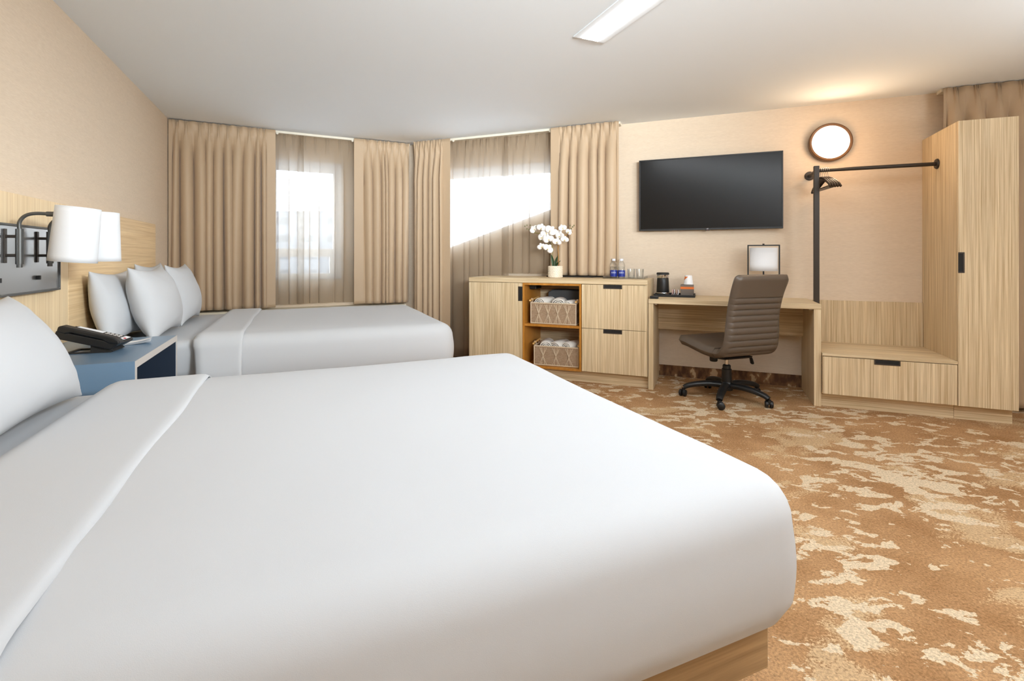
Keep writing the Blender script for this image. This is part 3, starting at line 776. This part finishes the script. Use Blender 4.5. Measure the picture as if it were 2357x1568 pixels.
def rolled(label, s, n, z, r, l, rot=0, tiltx=0):
    bm = BM(); gridmesh(bm, lambda u, v: (math.cos(2 * math.pi * u) * r * (1 + .05 * noise.noise((u * 5, v * 4, s * 9))), -l / 2 + l * v, math.sin(2 * math.pi * u) * r * .8 * (1 - .35 * abs(2 * v - 1) ** 5)), 26, 12, close_u=True)
    for yy in (-l / 2, l / 2):
        pts = []
        for k in range(46):
            a = k * .42; rr = r * .9 * (1 - k / 50); pts.append((math.cos(a) * rr, yy + (.003 if yy > 0 else -.003), math.sin(a) * rr * .78))
        tube(bm, pts, .005, 6)
    return single('rolled_towel', label, 'towel', 'B', s, n, z, bm, 'towel', 'rolled towels in the baskets', rot, local=True, smooth=True, autosm=0)
for i, (s, z, r) in enumerate(((-1.415, .690, .062), (-1.275, .686, .066), (-1.155, .674, .058))):
    rolled(['left rolled white towel in the upper basket', 'middle rolled white towel in the upper basket', 'right rolled white towel in the upper basket'][i], s, 4.375, z, r, .20, R((-14, 8, -16)[i]))
for i, (s, z, r) in enumerate(((-1.40, .290, .062), (-1.272, .290, .064), (-1.152, .296, .058))):
    rolled(['left rolled white towel in the lower basket', 'middle rolled white towel in the lower basket', 'right rolled white towel in the lower basket'][i], s, 4.385, z, r, .20, R((10, -16, -22)[i]))
bb = prism(BM(), [(-1.44, .50), (-1.055, .50), (-1.055, .795), (-1.40, .795), (-1.44, .77)], 'y', 4.54, 4.685)
single('storage_bin', 'dark grey bin behind the upper wicker basket', 'bin', 'B', -1.25, 4.6, .4995, bb, 'charcoal_bin', bevel=.01)
single('control_box', 'small black box under the cubby roof', 'box', 'B', -1.50, 4.45, .79, bx(-1.565, -1.50, 4.36, 4.52, .81, .854), 'black_plastic', bevel=.003)

# on the dresser: orchid, folder, tray, bottles, glasses
ZD = .917
orx, orn = -1.345, 4.475
orc = T('potted_orchid', 'white artificial orchid in a studded cream pot on the dresser', 'potted plant', 'B', orx, orn, ZD)
pr = .068; hh = .110
pot = lathe(BM(), [(0, 0), (.062, 0), (.066, .004), (.066, hh - .004), (.064, hh), (.058, hh), (.056, hh - .02), (0, hh - .02)], (0, 0, 0), 40)
rows = 8; cols = 22
for j in range(rows):
    for i in range(cols):
        a = 2 * math.pi * (i + .5 * (j % 2)) / cols; z = .010 + j * .013
        c = Vector((.066 * math.cos(a), .066 * math.sin(a), z)); nr = Vector((math.cos(a), math.sin(a), 0)); tt = Vector((-math.sin(a), math.cos(a), 0))
        tip = pot.verts.new(c + nr * .006); q = [pot.verts.new(c + tt * .009), pot.verts.new(c + Vector((0, 0, .0065))), pot.verts.new(c - tt * .009), pot.verts.new(c - Vector((0, 0, .0065)))]
        for k in range(4): pot.faces.new([q[k], q[(k + 1) % 4], tip])
bmesh.ops.recalc_face_normals(pot, faces=pot.faces)
orc.part('pot', pot, 'cream_ceramic', local=True)
orc.part('soil', lathe(BM(), [(0, hh - .018), (.055, hh - .018), (.055, hh - .014), (0, hh - .012)], (0, 0, 0), 24), 'leaf_green', local=True)
orc.part('stem', tube(BM(), spline([(-.030, 0, hh - .02), (-.027, .004, .22), (-.030, 0, .30), (-.07, -.01, .375), (-.14, -.02, .415), (-.21, -.02, .43)], 6), .0032, 8), 'stem_olive', local=True, smooth=True)
orc.part('stem', tube(BM(), spline([(.035, 0, hh - .02), (.033, -.004, .20), (.030, -.01, .29), (.06, -.02, .36), (.12, -.02, .405), (.175, -.02, .43)], 6), .0036, 8), 'stem_amber', local=True, smooth=True)
orc.part('stem', tube(BM(), spline([(-.030, 0, .24), (-.05, -.02, .30), (-.075, -.03, .33)], 6), .0026, 8), 'stem_olive', local=True, smooth=True)
def leaf(x, y, h, dx, w, yaw):
    bm = BM()
    def fn(u, v):
        s = math.sin(math.pi * min(v * .92 + .08, 1)) ** .7 * w * (2 * u - 1)
        return (x + dx * v * v + s * math.cos(yaw), y + s * math.sin(yaw) - .01 * abs(2 * u - 1), hh - .02 + h * v)
    gridmesh(bm, fn, 6, 12); return bm
orc.part('leaf', leaf(-.015, -.01, .13, -.022, .014, .2), 'leaf_green', local=True, smooth=True, solid=.002)
orc.part('leaf', leaf(-.005, .0, .115, .032, .014, -.3), 'leaf_green', local=True, smooth=True, solid=.002)
orc.part('leaf', leaf(.0, .012, .07, .05, .012, .6), 'leaf_green', local=True, smooth=True, solid=.002)
def flower(px, pz, r, ang, seed, py=-.03):
    rnd = random.Random(seed); bm = BM(); r *= 1.3
    M = Matrix.Translation((px, py + rnd.uniform(-.02, .02), pz)) @ Matrix.Rotation(R(rnd.uniform(-35, 35)), 4, 'Z') @ Matrix.Rotation(R(rnd.uniform(-25, 20)), 4, 'X') @ Matrix.Rotation(R(ang), 4, 'Y')
    for k, (a, wd, ln) in enumerate(((90, .5, .9), (210, .42, .85), (330, .42, .85), (8, .78, 1.0), (172, .78, 1.0))):
        aa = R(a)
        def fn(u, v):
            L_ = r * ln * v; s = r * wd * (math.sin(math.pi * min(1, v * .86 + .08)) ** .6) * (2 * u - 1) * .72
            y = -(.006 if k > 2 else 0) - .010 * math.sin(v * 2.4) + .006 * (2 * u - 1) ** 2
            x = L_ * math.cos(aa) - s * math.sin(aa); z = L_ * math.sin(aa) + s * math.cos(aa)
            return M @ Vector((x, y, z))
        gridmesh(bm, fn, 6, 7)
    o = orc.part('flower', bm, 'petal', local=True, smooth=True, autosm=0, solid=.001)
    h = lathe(BM(), [(0, -.007), (.004, -.005), (.005, 0), (.003, .004), (0, .005)], (0, 0, 0), 8, 'y', 1, 1); bmesh.ops.transform(h, matrix=M @ Matrix.Translation((0, -.012, -.004)), verts=h.verts)
    orc.part('flower_heart', h, 'petal_heart', parent=o, local=True, smooth=True)
for i, (px, py_) in enumerate(((1228, 533), (1247, 530), (1256, 543), (1268, 537), (1250, 552), (1263, 556), (1281, 543), (1291, 549), (1296, 532), (1310, 541), (1283, 562), (1247, 572), (1262, 577), (1301, 557))):
    k = 4.69 / 1125 * 1.02; x = (px - 1277) * k; z = .198 - (py_ - 591) * k - 0.0
    r = (.034, .036, .044, .044, .042, .040, .036, .042, .032, .028, .036, .032, .040, .030)[i]
    flower(x + (orx * 0), z + .015, r, (i * 53) % 80 - 40, i)
for px, py_ in ((1206, 525), (1211, 523), (1219, 523), (1211, 531), (1216, 533), (1233, 527), (1312, 526), (1315, 533), (1318, 529), (1321, 526), (1314, 537), (1245, 559), (1252, 556)):
    k = 4.69 / 1125 * 1.02
    orc.part('bud', lathe(BM(), [(0, -.009), (.006, -.003), (.006, .003), (0, .010)], ((px - 1277) * k, -.02, .213 - (py_ - 591) * k), 8), 'bud_green', local=True, smooth=True)

fb = prism(BM(), [(-1.47, 4.585), (-1.02, 4.56), (-.93, 4.70), (-1.45, 4.70)], 'z', ZD, ZD + .012)
single('leather_folder', 'thin black folder lying behind the orchid on the dresser', 'folder', 'B', -1.2, 4.63, ZD, fb, 'black_plastic', bevel=.003)
tr = T('serving_tray', 'clear acrylic tray on the right end of the dresser', 'tray', 'B', -.69, 4.56, ZD)
bt = bx(-.885, -.515, 4.44, 4.69, ZD, ZD + .004); tr.part('base', bt, 'clear_glass')
rm = BM(); box(rm, -.885, -.515, 4.44, 4.443, ZD + .004, ZD + .022); box(rm, -.885, -.515, 4.687, 4.69, ZD + .004, ZD + .022); box(rm, -.885, -.882, 4.443, 4.687, ZD + .004, ZD + .022); box(rm, -.518, -.515, 4.443, 4.687, ZD + .004, ZD + .022)
tr.part('rim', rm, 'clear_glass')
def bottle(label, s, n):
    t = T('water_bottle', label, 'bottle', 'B', s, n, ZD + .0045, 'water bottles on the dresser')
    t.part('bottle_body', lathe(BM(), [(0, 0), (.030, 0), (.0325, .006), (.0325, .075), (.031, .082), (.0325, .09), (.0325, .115), (.028, .132), (.018, .148), (.0145, .153), (.0145, .166), (0, .166)], (0, 0, 0), 28), 'clear_glass', local=True, smooth=True)
    t.part('water', lathe(BM(), [(0, .003), (.029, .003), (.0305, .008), (.0305, .10), (0, .10)], (0, 0, 0), 20), 'clear_glass', local=True, smooth=True)
    lb = t.part('paper_label', lathe(BM(), [(.0329, .008), (.0333, .010), (.0333, .066), (.0329, .068)], (0, 0, 0), 28), 'label_blue', local=True, smooth=True, label='blue printed label')
    text('label_text', 'ESKA', .019, 'label_white', lb, (.0058, -.0334, .045), (R(90), 0, R(10)), .0004, bend=.0339)
    t.part('cap', lathe(BM(), [(0, .155), (.0165, .155), (.0165, .172), (.015, .174), (0, .174)], (0, 0, 0), 24), 'label_white', local=True, smooth=True)
bottle('left of the two blue-labelled water bottles on the clear tray', -.815, 4.60)
bottle('right of the two blue-labelled water bottles on the clear tray', -.742, 4.595)
gl = lathe(BM(), [(0, 0), (.026, 0), (.030, .004), (.036, .082), (.0345, .082), (.0285, .012), (0, .012)], (0, 0, 0), 28)
g0 = single('drinking_glass', 'left of the two clear tumblers on the acrylic tray', 'glass', 'B', -.652, 4.595, ZD + .0045, gl, 'clear_glass', 'tumblers on the acrylic tray', local=True, smooth=True)
dup(g0, wp('B', -.574, 4.59, ZD + .0045), label='right of the two clear tumblers on the acrylic tray')

# ------------------------------------------------------------------ desk
dk = T('desk', 'light oak desk between the dresser and the wardrobe bench', 'desk', 'B', .162, 4.5, 0)
D0, D1 = -.4615, .786
dk.part('desktop', bx(D0, D1, 4.228, NB - .003, .722, .76), 'oak_along', bevel=.0015)
dk.part('side_panel', bx(D0, D0 + .042, 4.232, NB - .05, 0, .7215), 'oak_upright', bevel=.0015)
dk.part('side_panel', bx(D1 - .047, D1, 4.232, NB - .05, 0, .7215), 'oak_upright', bevel=.0015)
dk.part('modesty_panel', bx(D0 + .042, D1 - .047, 4.68, 4.70, .452, .7215), 'oak_along')
for s in (D0 + .052, D1 - .067): dk.part('bracket', bx(s - .004, s + .016, 4.26, 4.28, .712, .7215), 'grey_edge')
# desk lamp
la = T('desk_lamp', 'desk lamp with a white shade inside a black frame behind the chair', 'desk lamp', 'B', .437, 4.60, .76)
fr = BM()
x0, x1 = .315, .560
box(fr, x0, x0 + .010, 4.595, 4.605, .77, 1.205); box(fr, x1 - .010, x1, 4.595, 4.605, .77, 1.205); box(fr, x0, x1, 4.595, 4.605, 1.205, 1.215)
la.part('frame', fr, 'soft_black'); la.part('base', bx(x0 - .005, x1 + .005, 4.54, 4.66, .76, .772), 'soft_black', bevel=.002)
la.part('finial', cyl(BM(), (.437, 4.60, 0), .008, 1.215, 1.224), 'soft_black', smooth=True)
ls = BM(); gridmesh(ls, lambda u, v: (.4375 + .105 * math.cos(2 * math.pi * u), 4.60 + .075 * math.sin(2 * math.pi * u), .995 + .195 * v), 40, 4, close_u=True)
la.part('lamp_shade', ls, 'white_shade', smooth=True, autosm=0, solid=.0015)
la.part('stem', tube(BM(), [(.437, 4.6, .772), (.437, 4.6, 1.05)], .006), 'soft_black', smooth=True)
point_light('desk_lamp_bulb', wp('B', .437, 4.60, 1.065), .4 * KB, (1, .99, .97), .03)
# coffee things
tray = T('coffee_tray', 'black tray with coffee things on the left of the desk', 'tray', 'B', -.27, 4.62, .76)
tb = BM(); a0, a1, b0, b1 = -.445, -.10, 4.50, 4.74; box(tb, a0, a1, b0, b1, .76, .765)
for q in ((a0, a1, b0, b0 + .006), (a0, a1, b1 - .006, b1), (a0, a0 + .006, b0 + .006, b1 - .006), (a1 - .006, a1, b0 + .006, b1 - .006)): box(tb, *q, .765, .782)
tray.part('tray_body', tb, 'black_plastic', bevel=.002)
cm = T('coffee_press', 'black and chrome single-cup coffee maker on the black tray', 'coffee maker', 'B', -.375, 4.61, .765)
cm.part('body', lathe(BM(), [(0, .018), (.052, .018), (.056, .03), (.052, .125), (.050, .155), (.046, .16), (0, .16)], (0, 0, 0), 32), 'black_plastic', local=True, smooth=True)
cm.part('base_ring', lathe(BM(), [(0, 0), (.050, 0), (.054, .004), (.054, .012), (.056, .018), (.0565, .026), (.054, .030), (0, .03)], (0, 0, 0), 32), 'chrome', local=True, smooth=True)
cm.part('collar', lathe(BM(), [(0, .158), (.049, .158), (.053, .164), (.053, .190), (0, .19)], (0, 0, 0), 32), 'chrome', local=True, smooth=True)
cm.part('lid', lathe(BM(), [(0, .188), (.055, .188), (.055, .202), (.050, .207), (0, .207)], (0, 0, 0), 32), 'soft_black', local=True, smooth=True)
cb = T('cup_carton', 'taupe carton with an orange band on the black tray', 'carton', 'B', -.168, 4.63, .7655)
cb.part('carton_body', bx(-.055, .055, -.035, .035, 0, .102), 'taupe_card', local=True, bevel=.004)
cb.part('printed_band', bx(-.0555, .0555, -.0357, .0357, .062, .082), 'orange_print', local=True, label='orange band')
cu_ = T('paper_cup', 'upside-down white paper cup with orange print on top of the carton', 'cup', 'B', -.158, 4.63, .8680)
cu_.part('cup_wall', lathe(BM(), [(.042, 0), (.043, .003), (.040, .005), (.030, .078), (.029, .080), (0, .080)], (0, 0, 0), 32), 'paper', local=True, smooth=True)
pt = BM()
def cone_pt(a, z):
    r = .0405 - (z - .005) * .137 + .0006; return pt.verts.new((r * math.cos(a), r * math.sin(a), z))
for i in range(8):
    f0, f1 = i / 8, (i + 1) / 8; A_ = lambda f: R(-160 + 66 * f)
    z0, z1 = .035 + .034 * f0, .035 + .034 * f1
    pt.faces.new([cone_pt(A_(f0), z0), cone_pt(A_(f1), z1), cone_pt(A_(f1), .070), cone_pt(A_(f0), .070)])
cu_.part('printed_mark', pt, 'orange_print', local=True, label='orange triangle')
lid = lathe(BM(), [(0, 0), (.044, 0), (.045, .004), (.04, .008), (0, .008)], (0, 0, 0), 28)
rnd = random.Random(4)
for i, (s, n, m_) in enumerate(((-.292, 4.60, 'pink_paper'), (-.278, 4.60, 'paper'), (-.264, 4.60, 'pink_paper'), (-.250, 4.60, 'paper'))):
    b = BM(); gridmesh(b, lambda u, v: (-.006 + .012 * math.sin(v * 2.5) + .002 * u, -.028 + .056 * u, .055 * v), 3, 8)
    single('sugar_sachet', ['pink sachet standing nearest the coffee maker', 'white sachet standing second from the coffee maker', 'pink sachet standing third from the coffee maker', 'white sachet standing farthest from the coffee maker'][i], 'sachet', 'B', s, n, .766, b, m_, 'sachets on the black tray', R(-10 + 9 * i), local=True, smooth=True, solid=.003)
for i, (s, n) in enumerate(((-.225, 4.545), (-.150, 4.535))):
    single('creamer_packet', ['white packet lying flat at the tray middle', 'white packet lying flat in front of the carton'][i], 'packet', 'B', s, n, .7655, bx(-.03, .03, -.02, .02, 0, .008), 'paper', 'packets on the black tray', R(8 - 20 * i), local=True, bevel=.003)
single('power_block', 'small black block on the front left corner of the desk', 'power outlet', 'B', -.41, 4.29, .76, bx(-.452, -.385, 4.262, 4.322, .76, .782), 'black_plastic', bevel=.003)

# ------------------------------------------------------------------ office chair
ch = T('office_chair', 'brown leather swivel chair with channelled back at the desk', 'chair', 'B', .14, 4.19, 0, rot=R(40.5))
def chair_profile():
    # (y forward, z) centre line from seat front to top of the back
    pts = [(.262, .425), (.235, .440), (.17, .438), (.08, .424), (-.02, .408), (-.12, .398), (-.185, .403), (-.225, .435), (-.245, .485), (-.255, .56), (-.262, .66), (-.278, .76), (-.306, .86), (-.344, .955), (-.356, .985)]
    return spline([(0, a, b) for a, b in pts], 12)
PR = chair_profile()
cum = [0]
for a, b in zip(PR, PR[1:]): cum.append(cum[-1] + (b - a).length)
TOT = cum[-1]
def sample(s):
    for i in range(len(PR) - 1):
        if s <= cum[i + 1] or i == len(PR) - 2:
            f = (s - cum[i]) / (cum[i + 1] - cum[i]); p = PR[i].lerp(PR[i + 1], f); t = (PR[i + 1] - PR[i]).normalized()
            return p, t
def cushion(sa, sb, wfun, th, seams, round_a, round_b):
    bm = BM(); NV = 150; SEC = []
    nxs = 20
    def loop(s):
        p, t = sample(s); nrm = Vector((0, -t.z, t.y))
        w = wfun(s); e = 1.0
        if round_a: e = min(e, math.sqrt(max(0.0, 1 - max(0, 1 - (s - sa) / .034) ** 2)))
        if round_b: e = min(e, math.sqrt(max(0.0, 1 - max(0, 1 - (sb - s) / .034) ** 2)))
        e = max(e, .03)
        pts = []
        xs = [(-1 + 2 * i / nxs) for i in range(nxs + 1)]
        def half(xn):
            edge = max(0, (abs(xn) - .90) / .10); h = th * math.sqrt(max(0, 1 - edge ** 2)) * .5 + .0008
            inside = 1 if abs(xn) < .885 else 0
            g = sum(math.exp(-((s - q) / .0045) ** 2) for q in seams)
            pillow_ = .006 * (0.5 - .5 * math.cos(2 * math.pi * (s - seams[0]) / (seams[1] - seams[0]))) if len(seams) > 1 and seams[0] < s < seams[-1] and inside else 0
            bord = math.exp(-((abs(xn) - .885) / .012) ** 2)
            return h * e - .007 * g * inside * e - .0035 * bord * e + pillow_ * .6
        wr = 1 - (1 - e) * .05
        if round_a: wr -= .11 * max(0, 1 - (s - sa) / .07) ** 2.2
        if round_b: wr -= .08 * max(0, 1 - (sb - s) / .06) ** 2.2
        for xn in xs: pts.append(p + Vector((xn * w / 2 * wr, 0, 0)) + nrm * half(xn))
        for xn in xs[::-1]: pts.append(p + Vector((xn * w / 2 * wr, 0, 0)) - nrm * half(xn))
        return pts
    rings = []
    for k in range(NV + 1):
        s = sa + (sb - sa) * k / NV; rings.append([bm.verts.new(q) for q in loop(s)])
    n = len(rings[0])
    for a, b in zip(rings, rings[1:]):
        for i in range(n): bm.faces.new([a[i], a[(i + 1) % n], b[(i + 1) % n], b[i]])
    bm.faces.new(rings[0][::-1]); bm.faces.new(rings[-1]); bmesh.ops.recalc_face_normals(bm, faces=bm.faces); return bm
s_bend = next(cum[i] for i in range(len(PR)) if PR[i].y < -.13 and PR[i].z < .43)
s_c = s_bend
wf = lambda s: .52 + (.03 if s < s_c else -.0) * min(1, max(0, (s_c - s) / .1)) - .035 * max(0, min(1, (s - s_c - .1) / .25)) + .015 * max(0, (s - TOT + .2) / .2)
ch.part('seat', cushion(0, s_c, wf, .074, [], True, False), 'leather', local=True, smooth=True, autosm=60)
seams = [s_c + .045 + .0455 * k for k in range(11)]
ch.part('backrest', cushion(s_c + .001, TOT, wf, .058, seams, False, True), 'leather', local=True, smooth=True, autosm=60)
mech = BM(); prism(mech, [(-.14, .350), (-.12, .335), (.02, .322), (.12, .345), (.15, .372), (.05, .366), (-.05, .356)], 'x', -.13, .13)
ch.part('mechanism', mech, 'black_plastic', local=True, bevel=.008)
ch.part('tension_knob', lathe(BM(), [(0, .285), (.026, .285), (.030, .292), (.030, .325), (.026, .35), (0, .35)], (-.065, .07, 0), 20), 'black_plastic', local=True, smooth=True)
lv = ch.part('lever', tube(BM(), [(.10, -.02, .352), (.175, -.04, .345), (.19, -.045, .328)], .005), 'black_plastic', local=True, smooth=True)
ch.part('lever_paddle', tube(BM(), [(.188, -.045, .330), (.195, -.048, .31), (.204, -.05, .275), (.206, -.05, .268)], [.009, .016, .019, .012], 12, flat_=.45), 'black_plastic', parent=lv, local=True, smooth=True)
ch.part('gas_lift', lathe(BM(), [(0, .25), (.013, .25), (.013, .35), (0, .35)], (0, 0, 0), 20), 'chrome', local=True, smooth=True, label='chrome piston')
ch.part('column', lathe(BM(), [(0, .08), (.036, .08), (.036, .235), (.030, .238), (.030, .262), (.022, .270), (0, .27)], (0, 0, 0), 28), 'black_plastic', local=True, smooth=True)
ch.part('hub', lathe(BM(), [(0, .072), (.045, .072), (.052, .085), (.046, .125), (.04, .135), (0, .135)], (0, 0, 0), 28), 'black_plastic', local=True, smooth=True)
for k, a in enumerate((-101, -173, -29, 43, 115)):
    a = R(a - 40.5); dx, dy = math.cos(a), math.sin(a)
    pts = spline([(dx * r_, dy * r_, z) for r_, z in ((.03, .108), (.12, .113), (.21, .104), (.285, .086), (.318, .068))], 5)
    n_ = len(pts); rad = [.034 - .011 * i / (n_ - 1) for i in range(n_)]
    arm = ch.part('base_arm', tube(BM(), pts, rad, 14, flat_=.75), 'black_plastic', local=True, smooth=True)
    c = (dx * .322, dy * .322)
    cs = BM()
    ta = a + R((20, -25, 30, 10, 60)[k]) ; ax = Vector((math.cos(ta), math.sin(ta), 0)); off = Vector((-ax.y, ax.x, 0)) * .012
    for sg in (-1, 1):
        b = BM(); lathe(b, [(0, .004), (.018, .004), (.027, .008), (.027, .022), (.020, .028), (0, .029)], (0, 0, 0), 24, 'x')
        bmesh.ops.transform(b, matrix=Matrix.Translation((c[0] + off.x, c[1] + off.y, .0275)) @ Matrix.Rotation(ta if sg == 1 else ta + math.pi, 4, 'Z'), verts=b.verts)
        me = bpy.data.meshes.new('t'); b.to_mesh(me); b.free(); cs.from_mesh(me); bpy.data.meshes.remove(me)
    lathe(cs, [(0, .03), (.012, .03), (.012, .065), (0, .065)], (c[0], c[1], 0), 12)
    ch.part('caster', cs, 'black_plastic', parent=arm, local=True, smooth=True)

# ------------------------------------------------------------------ bench with drawer, wardrobe, garment rail
bn = T('storage_bench', 'low oak bench with one wide drawer left of the wardrobe', 'bench', 'B', 1.18, 4.5, 0)
B0, B1 = .788, 1.577
bn.part('bench_top', bx(B0, B1, 4.2, NB - .022, .384, .404), 'oak_along', bevel=.001)
d = bn.part('drawer', bx(B0 + .003, B1 - .003, 4.2, 4.22, .105, .379), 'oak_upright', bevel=.001)
pull(bn, d, 1.105, 1.258, .379 - .034, .379, 4.2, 'up')
bn.part('carcass', bx(B0 + .002, B1 - .001, 4.222, NB - .002, .103, .3835), 'oak_along')
bn.part('plinth', bx(B0 + .002, B1 - .001, 4.26, NB - .03, 0, .103), 'oak_along')
bn.part('back_panel', bx(B0, B1 - .001, NB - .021, NB - .001, .3845, .751), 'oak_upright', bevel=.001)
wd = T('wardrobe', 'tall light oak wardrobe at the right edge of the picture', 'wardrobe', 'B', 1.74, 4.4, 0)
X0, X1 = 1.578, 1.893; ZW = 2.036
wd.part('side_panel', bx(X0, X0 + .019, 4.222, NB - .002, .103, ZW), 'oak_upright', bevel=.0008)
wd.part('side_panel', bx(X1 - .018, X1, 4.222, 4.56, .103, ZW), 'oak_upright')
wd.part('carcass', bx(X0 + .02, X1 - .019, 4.222, 4.56, .103, ZW), 'oak_upright')
d = wd.part('door', bx(X0 + .001, X1 - .001, 4.2, 4.2205, .103, ZW), 'oak_upright', bevel=.001)
pull(wd, d, X0 + .001, X0 + .034, 1.005, 1.145, 4.2, 'left')
wd.part('plinth', bx(X0, X1 - .008, 4.26, 4.54, 0, .103), 'oak_along')
rl = T('garment_rail', 'dark bronze garment rail with a square post above the bench', 'clothes rail', 'B', .806, 4.52, .404)
rl.part('post', bx(.787, .825, 4.501, 4.539, .4045, 1.838), 'bronze_metal', bevel=.003)
rl.part('rail', tube(BM(), [(.80, 4.52, 1.801), (X0 - .004, 4.52, 1.801)], .0145, 20), 'bronze_metal', smooth=True)
rl.part('wall_arm', tube(BM(), [(.806, 4.52, 1.801), (.806, NB - .006, 1.801)], .0135, 20), 'bronze_metal', smooth=True)
rl.part('flange', lathe(BM(), [(0, NB - .012), (.034, NB - .012), (.038, NB - .006), (.038, NB - .001), (0, NB - .001)], (.806, 0, 1.801), 28, 'y'), 'bronze_metal', smooth=True)
rl.part('flange', lathe(BM(), [(0, X0 - .012), (.034, X0 - .012), (.038, X0 - .006), (.038, X0 - .001), (0, X0 - .001)], (0, 4.52, 1.801), 28, 'x'), 'bronze_metal', smooth=True)
def hanger(label, s, yaw):
    t = T('clothes_hanger', label, 'hanger', 'B', s, 4.52, 1.801, 'wooden hangers on the garment rail', yaw)
    hk = [(0, math.cos(R(a)) * .0185, .0 + math.sin(R(a)) * .0185) for a in range(-30, 205, 12)]
    hk = [(0, math.cos(R(a)) * .0185, math.sin(R(a)) * .0185) for a in range(200, -61, -12)]
    hk += [(0, .004, -.028), (0, 0, -.045), (0, 0, -.062)]
    t.part('hook', tube(BM(), hk, .0017, 8), 'chrome', local=True, smooth=True)
    sp = spline([(0, -.205, -.155), (0, -.17, -.125), (0, -.09, -.088), (0, -.02, -.064), (0, 0, -.060), (0, .02, -.064), (0, .09, -.088), (0, .17, -.125), (0, .205, -.155)], 6)
    t.part('shoulder_bar', tube(BM(), sp, [.0085] * len(sp), 10, flat_=1.2), 'hanger_wood', local=True, smooth=True)
    t.part('trouser_bar', tube(BM(), [(0, -.185, -.145), (0, .185, -.145)], .005, 10), 'hanger_wood', local=True, smooth=True)
flat('hanger_wood', (52, 36, 26), .25, spec=.7)
for i, s in enumerate((.836, .848, .861, .873, .886)):
    hanger(['dark wooden hanger touching the post', 'second dark wooden hanger from the post', 'middle one of the five dark wooden hangers', 'second dark wooden hanger from the free side of the rail', 'dark wooden hanger farthest from the post'][i], s, R(7 + 1.2 * i))

# ------------------------------------------------------------------ television, round wall light, ceiling strip
tv = T('television', 'large black flat television on the wall above the desk', 'television', 'B', 0, 4.74, 1.357)
fr = BM(); a, b, z0, z1, w = -.599, .599, 1.357, 2.02, .0115
for q in ((a, b, z0, z0 + w * 1.4), (a, b, z1 - w, z1), (a, a + w, z0 + w * 1.4, z1 - w), (b - w, b, z0 + w * 1.4, z1 - w)): box(fr, q[0], q[1], 4.72, 4.765, q[2], q[3])
tv.part('bezel', fr, 'black_plastic', bevel=.0015)
tv.part('screen', bx(a + w * .8, b - w * .8, 4.7225, 4.735, z0 + w, z1 - w * .8), 'screen_glass')
tv.part('housing', bx(a + .05, b - .05, 4.736, 4.785, z0 + .06, z1 - .06), 'black_plastic')
tv.part('wall_mount', bx(-.2, .2, 4.785, NB - .001, 1.55, 1.85), 'soft_black')
lg = tv.part('badge', bx(-.017, .017, 4.716, 4.7225, z0 - .008, z0 + .012), 'black_plastic', bevel=.001)
text('logo', 'LG', .013, 'label_white', lg, (0, -.0255, .008), (R(90), 0, 0))
tv.part('indicator', cyl(BM(), (0, 0, z0 - .003), .0025, 4.714, 4.7165, 'y', 12), 'red_dot', smooth=True, label='red indicator')
rw = T('round_wall_light', 'round bronze-rimmed wall light glowing above the garment rail', 'wall light', 'B', .948, NB, 2.066)
rg = lathe(BM(), [(.150, NB - .001), (.158, NB - .02), (.156, NB - .062), (.150, NB - .067), (.136, NB - .063), (.134, NB - .05)], (.948, 0, 2.066), 64, 'y')
rw.part('rim', rg, 'rim_glow_bronze', smooth=True)
rw.part('lens', lathe(BM(), [(.0, NB - .064), (.09, NB - .063), (.1355, NB - .056), (.1355, NB - .050), (0, NB - .050)], (.948, 0, 2.066), 64, 'y'), 'lens_warm', smooth=True)
lt = area_light('round_wall_light_lamp', wp('B', .948, NB - .10, 2.066), (R(-90), 0, ANG['B']), .25, .25, 2.2 * KB, (1.0, .78, .52)); lt.data.shape = 'DISK'
point_light('round_wall_light_glow', wp('B', .948, NB - .30, 1.97), 3.3 * KB, (1.0, .58, .27), .08)
cs = T('ceiling_strip_light', 'long recessed linear ceiling light glowing white overhead', 'ceiling light', 'A', 1.555, 1.2, H)
box_f = BM(); U0, U1, V0, V1 = 1.449, 1.66, -.55, 2.475
box(box_f, U0, 1.502, V0, V1, H - .006, H - .0005); box(box_f, 1.608, U1, V0, V1, H - .006, H - .0005); box(box_f, 1.502, 1.608, 2.462, V1, H - .006, H - .0005); box(box_f, 1.502, 1.608, V0, V0 + .013, H - .006, H - .0005)
cs.part('housing', box_f, 'ceiling_paint', bevel=.001)
cs.part('diffuser', bx(1.502, 1.608, V0 + .013, 2.462, H - .010, H - .002), 'strip_glow')
